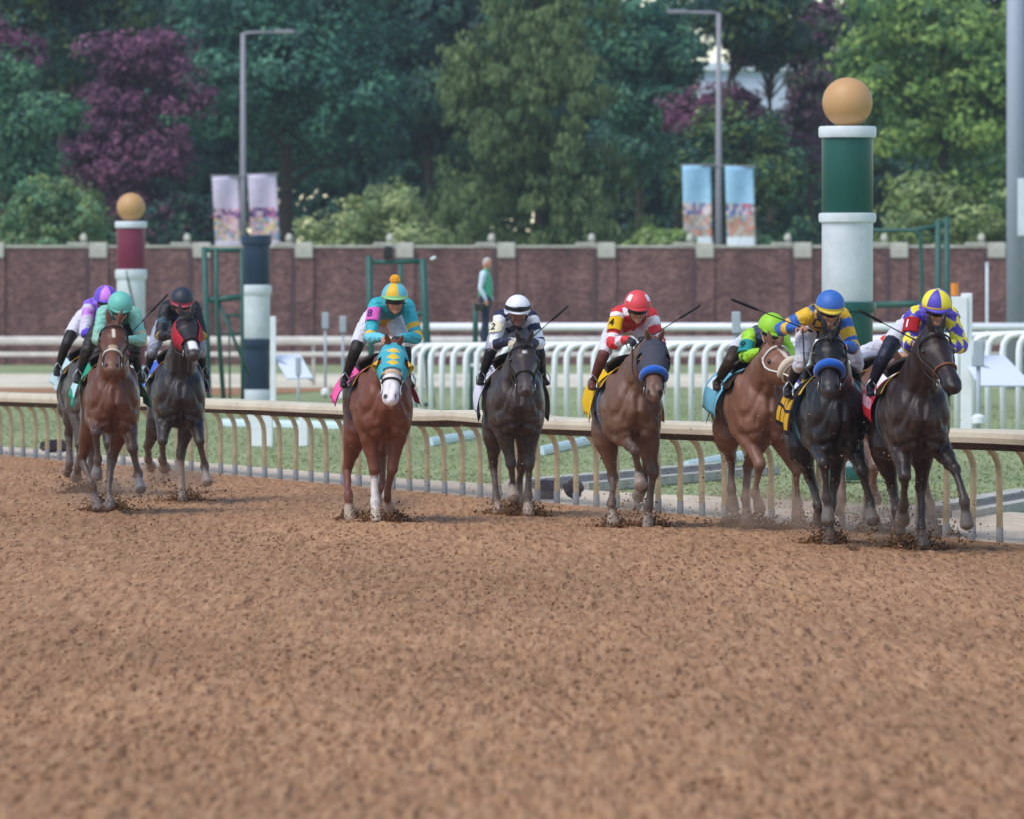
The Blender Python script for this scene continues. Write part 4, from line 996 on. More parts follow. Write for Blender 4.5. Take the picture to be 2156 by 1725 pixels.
    def muscles(P, N, lab, t, names):
        k = np.where(np.isin(lab, [names.index('trunk'), names.index('neck'), names.index('fore'), names.index('hind')]), 1, .25)
        w = (.5-np.abs(vnoise(P[:, 0]*7+3*P[:, 1]+H['u'], P[:, 2]*5-2*P[:, 1], 3)-.5)*2)*.012+(.5-np.abs(vnoise(P[:, 1]*11+P[:, 0]*6, P[:, 2]*8+P[:, 0]*4, 6)-.5)*2)*.009
        w = w*k; fr = sstep(P[:, 0], .45, .60)*(N[:, 0] > .15); ay = np.abs(P[:, 1]); z = P[:, 2]
        def groove(y0, z0, y1, z1, wd, dp):       # furrows between breast, shoulder and forearm
            dx_, dz_ = y1-y0, z1-z0; q = np.clip(((ay-y0)*dx_+(z-z0)*dz_)/(dx_*dx_+dz_*dz_), 0, 1); dist = np.hypot(ay-y0-q*dx_, z-z0-q*dz_); return -dp*np.exp(-(dist/wd)**2)
        w += fr*(groove(0, 1.30, 0, .88, .030, .030)+groove(.07, 1.42, .21, 1.10, .028, .022)+groove(.06, .97, .22, .92, .030, .022)+groove(.10, 1.24, .13, 1.04, .02, .008))
        ng = (lab == names.index('neck')); w += ng*(P[:, 0] > .6)*(-.012*np.exp(-((np.abs(P[:, 1]-poll[1]*sstep(P[:, 0], .4, 1.1))-.075)/.022)**2))*(N[:, 0] > -.2)
        sdm = (lab == names.index('trunk')) & (P[:, 0] > .12) & (P[:, 0] < .6); w += sdm*(-.014*np.exp(-((P[:, 0]-.24-(1.2-z)*.35)/.03)**2))*(ay > .15)
        return w
    body = S.build('body', .0165, 2, M['coat'], colour, root, wrinkle=muscles)
    kids = [body]
    # eyes
    for sd in (1, -1):
        c, dp, wd = head_c(.275); p = c+hs*sd*wd*.93+hu*dp*.40
        kids.append(MB().ball(tuple(p), .024, 12).build('eye', M['eye'], root, smooth=True))
    # mane, forelock, tail
    rg = random.Random(H['u']); mb = MB()
    for i in range(70):
        t = .12+.86*rg.random(); p = b0*(1-t)**2+2*mid*t*(1-t)+e0*t*t
        hh = float(np.interp(t, [0, .25, .5, .75, 1], [.36, .295, .235, .18, .135])); tn = (e0-b0); tn = tn/np.linalg.norm(tn); upn = np.array([-tn[2], 0, tn[0]])
        q = p+upn*(hh-.015)+np.array([0, rg.uniform(-.012, .012), 0]); sd = -1 if rg.random() < .8 else 1
        ln = rg.uniform(.06, .13); e1 = q+upn*.03+np.array([-.5*ln, sd*.025, 0]); e2 = q+np.array([-1.0*ln, sd*.06, -.4*ln])
        mb.tube([tuple(q-upn*.02), tuple(e1), tuple(e2)], [.012, .010, .002], 5)
    kids.append(mb.build('mane', M['hair'] if not H.get('mane') else H['mane'], root, smooth=True))
    mb = MB()
    for i in range(9):
        y = rg.uniform(-.03, .03); q = poll+hu*.085+hs*y; mb.tube([tuple(q), tuple(q+hd*.07+hu*.02+hs*rg.uniform(-.03, .03)), tuple(q+hd*rg.uniform(.12, .17)+hu*.006+hs*rg.uniform(-.03, .03))], [.012, .009, .002], 5)
    if H.get('forelock', True): kids.append(mb.build('forelock', M['hair'] if not H.get('mane') else H['mane'], root, smooth=True))
    mb = MB()
    for i in range(34):
        q = np.array([-.89, rg.uniform(-.025, .025), 1.42+dzp*-.9]); w = rg.uniform(-.12, .12); ln = rg.uniform(.6, 1.0)
        mb.tube([tuple(q), tuple(q+np.array([-.14, w*.2, .03])), tuple(q+np.array([-.35*ln, w*.7, -.12])), tuple(q+np.array([-.55*ln, w*1.2, -.42*ln]))], [.016, .016, .012, .003], 5)
    kids.append(mb.build('tail', M['hair'] if not H.get('mane') else H['mane'], root, smooth=True))
    # saddle cloth
    def sheetcloth(nm, x0, x1, th0, th1, o0, o1, cf, nx=26, nt=44, hem=.0, slant=0.0, wave=.012):
        V = []; F = []; FC = []
        for j in range(nt+1):
            tt = j/nt; thv = R(th0+(th1-th0)*tt)
            for i in range(nx+1):
                xx = i/nx; ed = abs(2*tt-1) if th0 < 0 else tt
                x = x0+(x1-x0)*xx-slant*ed
                o_ = o0+(o1-o0)*ed**2+wave*math.sin(xx*9+tt*17+H['u'])*ed
                V.append(on_trunk(x, thv, o_)+Vector((0, 0, dzp*x)))
        for j in range(nt):
            for i in range(nx):
                q = j*(nx+1)+i; F.append((q, q+1, q+nx+2, q+nx+1)); FC.append(cf((i+.5)/nx, (j+.5)/nt))
        ob = mesh_obj(nm, V, F, M['cloth'], root, smooth=True, fcol=FC); ob.modifiers.new('t', 'SOLIDIFY').thickness = .006
        kids.append(ob); return ob
    cl = H.get('cloth')
    if cl:
        ob = sheetcloth('saddle_cloth', cl.get('x0', -.52), cl.get('x1', .16), -cl.get('drop', 92), cl.get('drop', 92), .03, cl.get('flare', .075), cl['fn'], slant=cl.get('slant', .04))
        for txt, x, th, size, c in cl.get('text', []):
            V, Fc = text_mesh(txt); W = []
            zc, h, w = trunk_at(x)
            for gx, gy, _ in V:
                W.append(on_trunk(x+(gx*size if th < 0 else -gx*size), R(th)+(gy*size/((h+w)/2))*(1 if th < 0 else -1), cl.get('flare', .075)*(abs(th)/cl.get('drop', 92))**2+.052)+Vector((0, 0, dzp*x)))
            q = mesh_obj('lettering', W, Fc, M['cloth'], ob, fcol=[c]*len(Fc))
    tr = H.get('trim', C('c0902f'))
    dk = C('2b211c')
    sheetcloth('saddle_pad', -.10, .36, -62, 62, .045, .050, lambda x, t: tr if (x > .90 or (H.get('trim_wide') and x > .82)) else dk, wave=.004)
    mb = MB(); n = 18; V = []; F = []
    for i in range(n+1):
        x = -.16+.44*i/n
        for j in range(13):
            t = R(-32+64*j/12); hgt = .075+.055*(abs(i/n-.45)*2)**2
            V.append(on_trunk(x, t, hgt-.012*abs(j-6)/6)+Vector((0, 0, dzp*x)))
    for i in range(n):
        for j in range(12): q = i*13+j; F.append((q, q+1, q+14, q+13))
    ob = mesh_obj('saddle', V, F, M['leather'], root, smooth=True); ob.modifiers.new('t', 'SOLIDIFY').thickness = .03; kids.append(ob)
    gir = [on_trunk(.10, R(2*180*j/40), .010)+Vector((0, 0, dzp*.1)) for j in range(41)]
    gb = MB(); V = []; F = []
    for j, p in enumerate(gir):
        V += [p+Vector((-.045, 0, 0)), p+Vector((.045, 0, 0))]
    for j in range(40): F.append((2*j, 2*j+1, 2*j+3, 2*j+2))
    ob = mesh_obj('girth', V, F, mat('girth', H.get('girth', C('2a2a30')), rough=.8), root, smooth=True); ob.modifiers.new('t', 'SOLIDIFY').thickness = .01; kids.append(ob)
    # bridle
    bmat = M[H.get('bridle', 'leather')]
    def ring(t, a0, a1, r, m, nm, k=1.05, n=20, tilt=0.0, lift=.004):
        pts = []
        for i in range(n+1):
            aa = R(a0+(a1-a0)*i/n); tq = t+tilt*math.cos(aa); c, dp, wd = head_c(tq)
            pts.append(tuple(c+hs*(wd*k+lift)*math.sin(aa)+hu*(dp*k+lift)*math.cos(aa)))
        rr = [r]*(n+1)
        ob = MB().tube(pts, rr, 8).build(nm, m, root, smooth=True); kids.append(ob); return pts
    ring(.13, -100, 100, .010, bmat, 'browband')
    ring(.60, -180, 180, .011, M[H.get('noseband', H.get('bridle', 'leather'))], 'noseband', tilt=.03)
    bits = []
    for sd in (1, -1):
        pts = []
        for i in range(9):
            t = .08+.70*i/8; c, dp, wd = head_c(t); pts.append(tuple(c+hs*sd*(wd*1.04+.006)-hu*dp*.12*(i/8)))
        kids.append(MB().tube(pts, .009, 6).build('cheekpiece', bmat, root, smooth=True))
        c, dp, wd = head_c(.80); bp = Vector(c+hs*sd*(wd+.016)-hu*dp*.30); bits.append(bp)
        kids.append(MB().tube([bp+Vector(hd*.032*math.cos(k*.5236)+hu*.032*math.sin(k*.5236)) for k in range(13)], .005, 6).build('bit_ring', M['metal'], root, smooth=True))
    if 'roll' in H:
        r_ = H['roll']; n = 20; pts = []
        for i in range(n+1):
            aa = R(-112+224*i/n); c, dp, wd = head_c(.56+.02*math.cos(aa)); pts.append(tuple(c+hs*(wd*1.12+.012)*math.sin(aa)+hu*(dp*1.1+.02)*math.cos(aa)))
        kids.append(MB().tube(pts, [.020+.020*math.sin(math.pi*i/n)**.5 for i in range(n+1)], 12).build('shadow_roll', mat('fleece', r_, rough=.95, spec=.05, sheen=.5, bump=.01, bscale=90), root, smooth=True))
    # hood: fabric shell over the head
    if 'hood' in H:
        hf = H['hood']; V = []; F = []; FC = []; nt, na = 26, 48; s0, s1 = H.get('hood_range', (.02, .52))
        for i in range(nt+1):
            t = s0+(s1-s0)*i/nt; c, dp, wd = head_c(t)
            for j in range(na):
                aa = 2*math.pi*j/na; V.append(tuple(c+hs*(wd*1.05+.010)*math.sin(aa)+hu*(dp*1.04+.010)*math.cos(aa)))
        for i in range(nt):
            for j in range(na):
                t = s0+(s1-s0)*(i+.5)/nt; aa = (j+.5)/na*360; aa = aa-360 if aa > 180 else aa
                c = hf(t, aa)
                if c is None: continue
                F.append((i*na+j, i*na+(j+1) % na, (i+1)*na+(j+1) % na, (i+1)*na+j)); FC.append(c)
        ob = mesh_obj('hood', V, F, M['cloth'], root, smooth=True, fcol=FC); ob.modifiers.new('t', 'SOLIDIFY').thickness = .004; kids.append(ob)
    if 'blinkers' in H:
        for sd in (1, -1):
            c, dp, wd = head_c(.29); V = []; F = []
            for i in range(7):
                r1 = 1-i/6*.0; aa0 = R(-80+160*i/6)
                for j in range(5):
                    g = j/4; base = c+hs*sd*(wd*1.0+.004)+hu*dp*.3
                    V.append(tuple(base-hd*.062*math.cos(aa0)*(1-.1*g)+hu*.062*math.sin(aa0)+hs*sd*.062*g*math.cos(aa0)+hd*.055*g))
            for i in range(6):
                for j in range(4): q = i*5+j; F.append((q, q+1, q+6, q+5))
            ob = mesh_obj('blinker_cup', V, F, mat('blinker', H['blinkers'], rough=.5), root, smooth=True); ob.modifiers.new('t', 'SOLIDIFY').thickness = .006; kids.append(ob)
    for o in kids: o.location = (0, 0, off)
    H['root'] = root; H['off'] = off; H['bits'] = bits; H['hooves'] = hooves; H['neckpt'] = lambda t: b0*(1-t)**2+2*mid*t*(1-t)+e0*t*t
    return root
# ------------------------------------------------------------------ people
SKIN = C('b98468')
def add_head(S, hc, f, l, u, k=1.0):
    """head with face, nose, chin, ears; f forward, l left, u up"""
    rot = np.array([f, l, u]).T
    def q(x, y, z): return hc+f*x*k+l*y*k+u*z*k
    S.chain('head', [(*q(-.015, 0, -.085), .060*k, .070*k), (*q(-.005, 0, -.04), .072*k, .088*k), (*q(0, 0, .02), .078*k, .098*k), (*q(-.005, 0, .08), .066*k, .085*k), (*q(-.008, 0, .112), .035*k, .045*k)], l, 3, 16)
    S.ball(q(.070, 0, -.095), (.026*k, .030*k, .024*k), rot, 10)           # chin
    S.ball(q(.098, 0, -.030), (.020*k, .014*k, .022*k), rot, 8)            # nose
    S.ball(q(.090, 0, -.002), (.014*k, .010*k, .026*k), rot, 8)
    for s in (1, -1):
        S.ball(q(.066, s*.040, -.035), (.024*k, .022*k, .024*k), rot, 8)   # cheeks
        S.ball(q(-.005, s*.080, -.015), (.018*k, .008*k, .030*k), rot, 8)  # ears
        S.ball(q(.078, s*.030, .028), (.016*k, .026*k, .010*k), rot, 8)    # brow
    S.ball(q(.084, 0, -.068), (.014*k, .026*k, .008*k), rot, 8)            # lips
def add_hand(S, wrist, aim, palm_n, k=1.0, curl=70, label='hand'):
    """palm and five curled fingers. aim: along the hand, palm_n: out of the palm"""
    aim = aim/np.linalg.norm(aim); palm_n = palm_n-aim*palm_n.dot(aim); palm_n /= np.linalg.norm(palm_n); sd = np.cross(aim, palm_n)
    S.chain(label, [(*wrist, .026*k, .021*k), (*(wrist+aim*.035*k), .036*k, .017*k), (*(wrist+aim*.080*k), .040*k, .015*k)], sd, 3, 10)
    for i, (o, L) in enumerate(((-.030, .058), (-.010, .068), (.010, .065), (.029, .052))):
        p = wrist+aim*.080*k+sd*o*k; pts = [p-aim*.012]; a = 0
        for j in range(3):
            a += R(curl*(.75 if j == 0 else .9)); d = aim*math.cos(a)+palm_n*math.sin(a); p = p+d*L*k*(.46, .32, .26)[j]; pts.append(p)
        S.chain(label, [(*pp, .0098*k*(1-.1*j), .0098*k*(1-.1*j)) for j, pp in enumerate(pts)], sd, 2, 8)
    p = wrist+aim*.028*k-sd*.034*k; d1 = aim*.6-sd*.7+palm_n*.35; d1 /= np.linalg.norm(d1); d2 = aim*.75-sd*.1+palm_n*.65; d2 /= np.linalg.norm(d2)
    S.chain(label, [(*p, .012*k, .012*k), (*(p+d1*.034*k), .011*k, .011*k), (*(p+d1*.034*k+d2*.032*k), .009*k, .009*k)], palm_n, 2, 8)

def helmet(J, hc, f, l, u, parent, off):
    V = []; F = []; FC = []; n, m = 48, 16; c0 = hc+u*.052+f*.0; rx, ry, rz = .148, .133, .140
    hf = J['helmet']
    for i in range(m+1):
        th = (R(100) if True else 0)*i/m
        for j in range(n):
            ph = 2*math.pi*j/n; ta = th*(1-.06*math.cos(ph)*(i/m))
            V.append(tuple(c0+f*rx*math.sin(ta)*math.cos(ph)+l*ry*math.sin(ta)*math.sin(ph)+u*rz*math.cos(ta)))
    for i in range(m):
        for j in range(n):
            j2 = (j+1) % n; F.append((i*n+j, (i+1)*n+j, (i+1)*n+j2, i*n+j2)); ph = (j+.5)/n*360; ph = ph-360 if ph > 180 else ph
            FC.append(hf(ph, (i+.5)/m))
    ob = mesh_obj('helmet', V, F, M['helmet'], parent, smooth=True, fcol=FC); ob.modifiers.new('t', 'SOLIDIFY').thickness = .006
    # visor
    V = []; F = []; nn = 16
    for i in range(nn+1):
        ph = R(-62+124*i/nn); e_ = math.cos(ph*1.45)
        for g in (0, .5, 1):
            rr = 1.0+(.24*max(e_, 0))*g; V.append(tuple(c0+f*rx*rr*math.cos(ph)+l*ry*(1.0+.05*g)*math.sin(ph)+u*(.004-.018*g*g-.006)))
    for i in range(nn):
        for g in range(2): q = i*3+g; F.append((q, q+1, q+4, q+3))
    vo = mesh_obj('visor', V, F, M['helmet'], ob, smooth=True, fcol=[J.get('visor', hf(0, .98))]*len(F)); vo.modifiers.new('t', 'SOLIDIFY').thickness = .006
    # goggles on a strap
    gz = J.get('goggles', 'eyes')
    if gz:
        zz, rr = (-.012, 1.0) if gz == 'eyes' else (.062, 1.0)
        V = []; F = []; nn = 22
        for i in range(nn+1):
            ph = R(-75+150*i/nn); wv = .019+.008*math.cos(ph*2)**2
            if gz == 'eyes': rad = (.118, .097)
            else: rad = (rx*1.045, ry*1.045)
            for s_ in (-1, 0, 1):
                V.append(tuple(hc+f*(rad[0]+(.006 if s_ == 0 else 0))*math.cos(ph)+l*rad[1]*math.sin(ph)+u*(zz+.018+s_*wv)))
        for i in range(nn):
            for g in range(2): q = i*3+g; F.append((q, q+1, q+4, q+3))
        go = mesh_obj('goggles', V, F, M['black'], ob, smooth=True); go.modifiers.new('t', 'SOLIDIFY').thickness = .008
    if 'pom' in J:
        rg = random.Random(5); mb = MB(); p0 = c0+u*(rz+.025)
        mb.ball(tuple(p0), .045, 14)
        for i in range(60):
            v = Vector((rg.gauss(0, 1), rg.gauss(0, 1), rg.gauss(0, 1))).normalized(); mb.ball(tuple(Vector(p0)+v*.04), rg.uniform(.012, .018), 6)
        mb.build('pompom', mat('pompom', J['pom'], rough=.95, sheen=.4), ob, smooth=True)
    # chin strap
    pts = [tuple(hc+l*.082*math.cos(R(a))+u*(-.02+.105*-abs(math.sin(R(a))))+f*(.03+.035*abs(math.sin(R(a))))) for a in range(0, 181, 15)]
    MB().tube(pts, .005, 6).build('chin_strap', M['strap_white'] if J.get('white_strap') else M['leather'], ob, smooth=True)
    return ob

def make_jockey(H, J):
    root_h = H['root']; sc = root_h.scale[0]; ZS = 1.35
    e = empty('person', root_h.matrix_basis @ Vector((0, 0, H['off']+ZS)), root_h.rotation_euler.z); e.scale = (sc, sc, sc)
    tag(e, J['label'], 'jockey', 'jockeys riding the race')
    S = Sculpt(); V3 = lambda *a: np.array(a, float)
    dx = J.get('dx', 0.0); HK = 1.08
    tgt = H['solve'](*J['top'], .44+dx)-V3(0, 0, .192)
    sh = V3(dx, tgt[1], max(-.2, min(.2, tgt[2]-2.115))); dy = sh[1]; dz = sh[2]
    pel = V3(-.13, 0, 1.985)+V3(dx*.3, dy*.6, dz*.9); ch = V3(.14, 0, 2.07)+sh; nb = V3(.29, 0, 2.085)+sh
    S.chain('torso', [(*(pel+V3(-.10, 0, -.03)), .13, .09), (*pel, .165, .125), (*(pel*.6+ch*.4+V3(0, 0, .02)), .145, .105), (*ch, .175, .115), (*(ch+V3(.09, 0, .01)), .165, .095), (*nb, .08, .07)], (0, 1, 0), 4, 18)
    hc = V3(.44, 0, 2.115)+sh; hp = R(J.get('look', -12)); hy = R(J.get('turn', 0))
    f = V3(math.cos(hp)*math.cos(hy), math.cos(hp)*math.sin(hy), math.sin(hp)); l = V3(-math.sin(hy), math.cos(hy), 0); u = np.cross(f, l)
    ro = R(J.get('tilt', 0)); l, u = l*math.cos(ro)+u*math.sin(ro), u*math.cos(ro)-l*math.sin(ro)
    S.chain('neck', [(*nb, .068, .066), (*(nb*.4+hc*.6-u*.06), .055, .055), (*(hc-u*.05-f*.01), .055, .055)], (0, 1, 0), 3, 12)
    add_head(S, hc, f, l, u, HK)
    arms = {}
    for nm, sd in (('L', 1), ('R', -1)):
        shd = V3(.21, .155*sd, 2.065)+sh
        elb = np.array(J.get('elb'+nm, (.36, .235*sd, 1.80)))+sh*V3(1, 1, .6); wr = np.array(J.get('wr'+nm, (.62, .085*sd, 1.82)))+sh*V3(.5, .5, .4)
        m = (shd+elb)/2; m2 = elb+(wr-elb)*.45
        S.chain('arm'+nm, [(*(shd+V3(-.04, -.05*sd, .0)), .075, .075), (*shd, .078, .078), (*m, .064, .066), (*elb, .056, .058), (*m2, .050, .052), (*(elb+(wr-elb)*.82), .040, .040), (*wr, .030, .028)], (0, 0, 1), 4, 14)
        aim = np.array(J.get('aim'+nm, (.8, -.35*sd, -.25)), float); pn = np.array(J.get('palm'+nm, (0, -.5*sd, -.8)), float)
        add_hand(S, wr, aim, pn, 1.05)
        arms[nm] = (shd, elb, wr, aim/np.linalg.norm(aim))
        hip = pel+V3(.0, .10*sd, -.03); kn = V3(.20+dx*.2, .255*sd, 1.70+dz*.3); an = V3(-.10, .325*sd, 1.43); toe = V3(.06, .345*sd, 1.385)
        S.chain('leg'+nm, [(*hip, .10, .105), (*(hip*.5+kn*.5+V3(0, .01*sd, .02)), .082, .088), (*kn, .062, .066), (*(kn*.62+an*.38+V3(-.02, 0, 0)), .054, .062), (*(an*.85+kn*.15), .038, .042), (*an, .036, .042), (*(an*.4+toe*.6+V3(0, 0, -.012)), .038, .034), (*toe, .032, .024)], (0, 1, 0), 4, 14)
    SF = J['sleeve']; skin = J.get('skin', SKIN)
    def colour(P, N, lab, t, names):
        col = np.repeat(np.array(J['torso'])[None], len(P), 0); I = lambda n_: lab == names.index(n_)
        if 'torso_fn' in J: 
            m = I('torso'); col[m] = J['torso_fn'](P[m]-sh)
        for nm, sd in (('L', 1), ('R', -1)):
            m = I('arm'+nm); col[m] = SF(t[m], sd, P[m], N[m])
            m = I('leg'+nm); lc = np.repeat(np.array(J.get('pants', C('d6d4dc')))[None], m.sum(), 0)
            lc = mixc(lc, sstep(t[m], J.get('boot_t', .515), J.get('boot_t', .515)+.01), J.get('boots', C('1c1714'))); col[m] = lc
        m = I('torso') & (P[:, 0] < pel[0]+.06); col[m] = J.get('pants', C('d6d4dc'))
        m = I('head') | I('neck'); col[m] = skin
        m = I('head'); q = (P-hc) @ np.array([f, l, u]).T
        col = mixc(col, m*(np.abs(q[:, 2]+.068) < .011)*(np.abs(q[:, 1]) < .028)*(q[:, 0] > .06)*.55, C('7a3f3a'))
        col = mixc(col, m*(q[:, 2] > .035)*(q[:, 0] < .05)*.9, C('2a211d'))
        m = I('neck') & (P[:, 2] < nb[2]+.03); col[m] = J.get('collar', J['torso'])
        m = I('hand'); left = P[:, 1] > sh[1]*.5
        gl, gr_ = J.get('gloves', (None, None))
        cl = np.where(left[:, None], (gl if gl is not None else skin)[None], (gr_ if gr_ is not None else skin)[None]); col[m] = cl[m]
        return col
    def wrinkle(P, N, lab, t, names):
        ex = np.isin(lab, [names.index(n_) for n_ in ('head', 'neck', 'hand')]); a_ = P[:, 0]*14+P[:, 1]*9+H['u']; b_ = P[:, 2]*26-P[:, 0]*10
        r1 = np.abs(vnoise(a_*1.6, b_*.9, 3)-.5)*2; r2 = np.abs(vnoise(a_*3.1+7, b_*2.2, 5)-.5)*2
        return np.where(ex, 0, ((.5-r1)*.014+(.5-r2)*.007)*np.where(np.isin(lab, [names.index('legL'), names.index('legR')]) & (t > J.get('boot_t', .5)), .15, 1.0))
    b = S.build('body', .011, 2, M['silk'], colour, e, .5, wrinkle)
    hel = helmet(J, hc, f, l, u, e, 0)
    # number patch on the right sleeve
    kids = [b, hel]
    if 'number' in J:
        txt, pc, tc_ = J['number']; shd, elb, wr, _ = arms['R']
        ax = elb-shd; L = np.linalg.norm(ax); ax /= L
        out = V3(.75, -.65, .12); out -= ax*out.dot(ax); out /= np.linalg.norm(out); sdv = np.cross(ax, out)
        cen = shd+ax*L*J.get('num_t', .42); rad = .084
        V = []; F = []
        for i in range(11):
            for j in range(13):
                g = (i/10-.5)*.145; aa = R(-78+156*j/12)
                if J.get('oval'): 
                    rr_ = math.sqrt(max(0, 1-((i/10-.5)*2)**2)); aa = aa*max(.05, rr_)
                V.append(tuple(cen+ax*g+out*rad*math.cos(aa)+sdv*rad*math.sin(aa)))
        for i in range(10):
            for j in range(12): q = i*13+j; F.append((q, q+1, q+14, q+13))
        po = mesh_obj('arm_patch', V, F, M['cloth'], e, smooth=True, fcol=[pc]*len(F)); po.modifiers.new('t', 'SOLIDIFY').thickness = .004
        TV, TF = text_mesh(txt); W = [tuple(cen-ax*(gy*.112)+out*(rad+.006)*math.cos(gx*.115/rad)-sdv*(rad+.006)*math.sin(gx*.115/rad)*J.get('flip', 1)) for gx, gy, _ in TV]
        mesh_obj('number', W, TF, M['cloth'], po, fcol=[tc_]*len(TF)); kids.append(po)
    # stirrups
    for sd in (1, -1):
        kids.append(MB().tube([(.02, .34*sd, 1.36), (.02, .30*sd, 1.37), (.02, .29*sd, 1.45), (.02, .335*sd, 1.52), (.02, .385*sd, 1.45), (.02, .38*sd, 1.37), (.02, .34*sd, 1.36)], .008, 6).build('stirrup', M['metal'], e, smooth=True))
    for o in kids: o.location = (0, 0, -ZS)
    # reins run from the bit to the hands and belong to the bridle
    for i, nm in enumerate(('L', 'R')):
        bp = H['bits'][i]; shd, elb, wr, aim = arms[nm]; hp_ = Vector(wr+aim*.075)
        if J.get('rein'+nm, True):
            md = (bp+hp_)/2+Vector((0, .05*(1 if nm == 'L' else -1), -.06))
            q = [bp, bp*.62+md*.38+Vector((0, 0, -.02)), md, md*.4+hp_*.6, hp_]
            ro_ = MB().tube([tuple(x) for x in catmull([tuple(x) for x in q], 5)], .0075, 6).build('rein', M[H.get('rein', 'leather')], root_h, smooth=True); ro_.location = (0, 0, H['off'])
    if 'whip' in J:
        nm, d, L, lab = J['whip']; wr, aim = arms[nm][2], arms[nm][3]; d = np.array(d, float); d /= np.linalg.norm(d); h0 = wr+aim*.075-d*.10
        w = empty('riding_whip', e.matrix_basis @ Vector(tuple(h0-np.array([0, 0, ZS]))), root_h.rotation_euler.z); w.scale = (sc,)*3; tag(w, lab, 'whip', 'riding whips')
        MB().tube([(0, 0, 0), tuple(d*.16)], [.011, .010], 8).build('handle', M['whip'], w, smooth=True)
        MB().tube([tuple(d*.16), tuple(d*(L*.66)), ], [.0065, .005], 6).build('shaft', M[J.get('whip_mat', 'whip')], w, smooth=True)
        s_ = np.cross(d, V3(0, 0, 1)); s_ /= np.linalg.norm(s_)
        MB().tube([tuple(d*(L*.66)), tuple(d*(L*.70)), tuple(d*L*.97), tuple(d*L)], [.007, .014, .014, .008], 6).build('flap', M['whip'], w, smooth=True)
    return e
# ------------------------------------------------------------------ the runners
def gores(c1, c2, off=8, n=6, rim=None, top=None):
    def f(ph, v):
        if rim is not None and v > .88: return rim
        if top is not None and v < .10: return top
        return c1 if int(math.floor((ph-off)/(360/n))) % 2 == 0 else c2
    return f
def plain(c, rim=None, spots=None):
    def f(ph, v):
        if rim is not None and v > .86: return rim
        if spots is not None and (abs(abs(ph)-62) < 16 and .38 < v < .66): return spots
        return c
    return f
def bands(base, rows, right=None):
    def f(t, sd, P, N):
        col = np.repeat(np.array(base)[None], len(t), 0)
        for t0, t1, c in (right if (right is not None and sd < 0) else rows): col[(t >= t0) & (t < t1)] = c
        return col
    return f
def checks(c1, c2, k=9.0):
    def f(t, sd, P, N):
        a = (P[:, 0]*.8-P[:, 1]*sd)*k; b = P[:, 2]*k*.9
        q = (np.floor(a+b)+np.floor(a-b)) % 2; return np.where(q[:, None] > .5, np.array(c1)[None], np.array(c2)[None])
    return f
def solid(c): return lambda x, t: c
def edge(c, e_, w=.06): return lambda x, t: e_ if (x < w or x > 1-w or t < w*.6 or t > 1-w*.6) else c
WHT = C('e8e8ee'); TURQ = C('2fa3ae', 1.0); TQL = C('5fb9cc'); YEL = C('e6b52a'); NAVY = C('252a4a'); RED = C('d8363c'); LIME = C('9ed336'); BLUE = C('2f62b4'); PURP = C('5546b8'); GOLDY = C('eede36')
PINK = C('e85f9c'); MINT = C('6fbfb0'); BLK = C('1b1b1f'); LIL = C('8a63d8')
def cloth7(x, t):
    a = t if t < .5 else 1-t                      # 0 = hem, .5 = spine
    if x < .06 or x > .95: return C('3a2620')
    if .03 < a < .105 and .10 < x < .92 and abs((x*4.2) % 1-.5) < .43: return C('c9981f')
    if .135 < a < .205 and .10 < x < .92 and abs((x*4.2+.4) % 1-.5) < .43: return C('c9981f')
    if .225 < a < .33 and .12 < x < .9:
        return C('e4e8f4') if .25 < x < .82 and .24 < a < .315 else C('4a4a92')
    if a > .35 and .35 < x < .62: return C('e5b83a')
    return C('241d22')
def cloth1(x, t):
    a = t if t < .5 else 1-t
    if a > .22 and .38 < x < .60: return C('f2f2f4')
    if .15 < a < .20 and .25 < x < .75: return C('d8d8e0')
    if .06 < a < .13 and .2 < x < .8: return C('e8c4d6') if int(x*30+a*60) % 2 else C('d8879c')
    return C('d8283f')
def clothG(x, t):
    a = t if t < .5 else 1-t
    if x < .12 or x > .92 or a < .03: return C('1f8a68')
    if .06 < a < .20: return C('b9dae0')
    return C('2a9a78')
def cloth9(x, t):
    a = t if t < .5 else 1-t
    if x < .07: return C('33505f')
    if .17 < a < .25 and .2 < x < .5: return C('eef2f8')
    return C('72b4cc')
hoodT = C('49a9b8')
def hood8(t, a):
    for c0 in (.16, .26, .36):
        if abs(t-c0)/.048+abs(a)/22 < 1: return C('ecc03a')
    if t > .50 and abs(a) < 62: return C('dca22c')
    if abs(abs(a)-62) < 17 and .22 < t < .33: return None
    if t > .44 and abs(a) < 48: return None
    return hoodT
def hood4(t, a):
    if abs(abs(a)-64) < 17 and .21 < t < .34: return None
    return C('4a4a55')
def hoodB(t, a):
    if abs(a) < 52 or t < .1: return None
    return C('b02a38')
MM = M['hair']
CHM = mat('chestnut_hair', C('5a3222'), rough=.5, noise=.3, nscale=30)
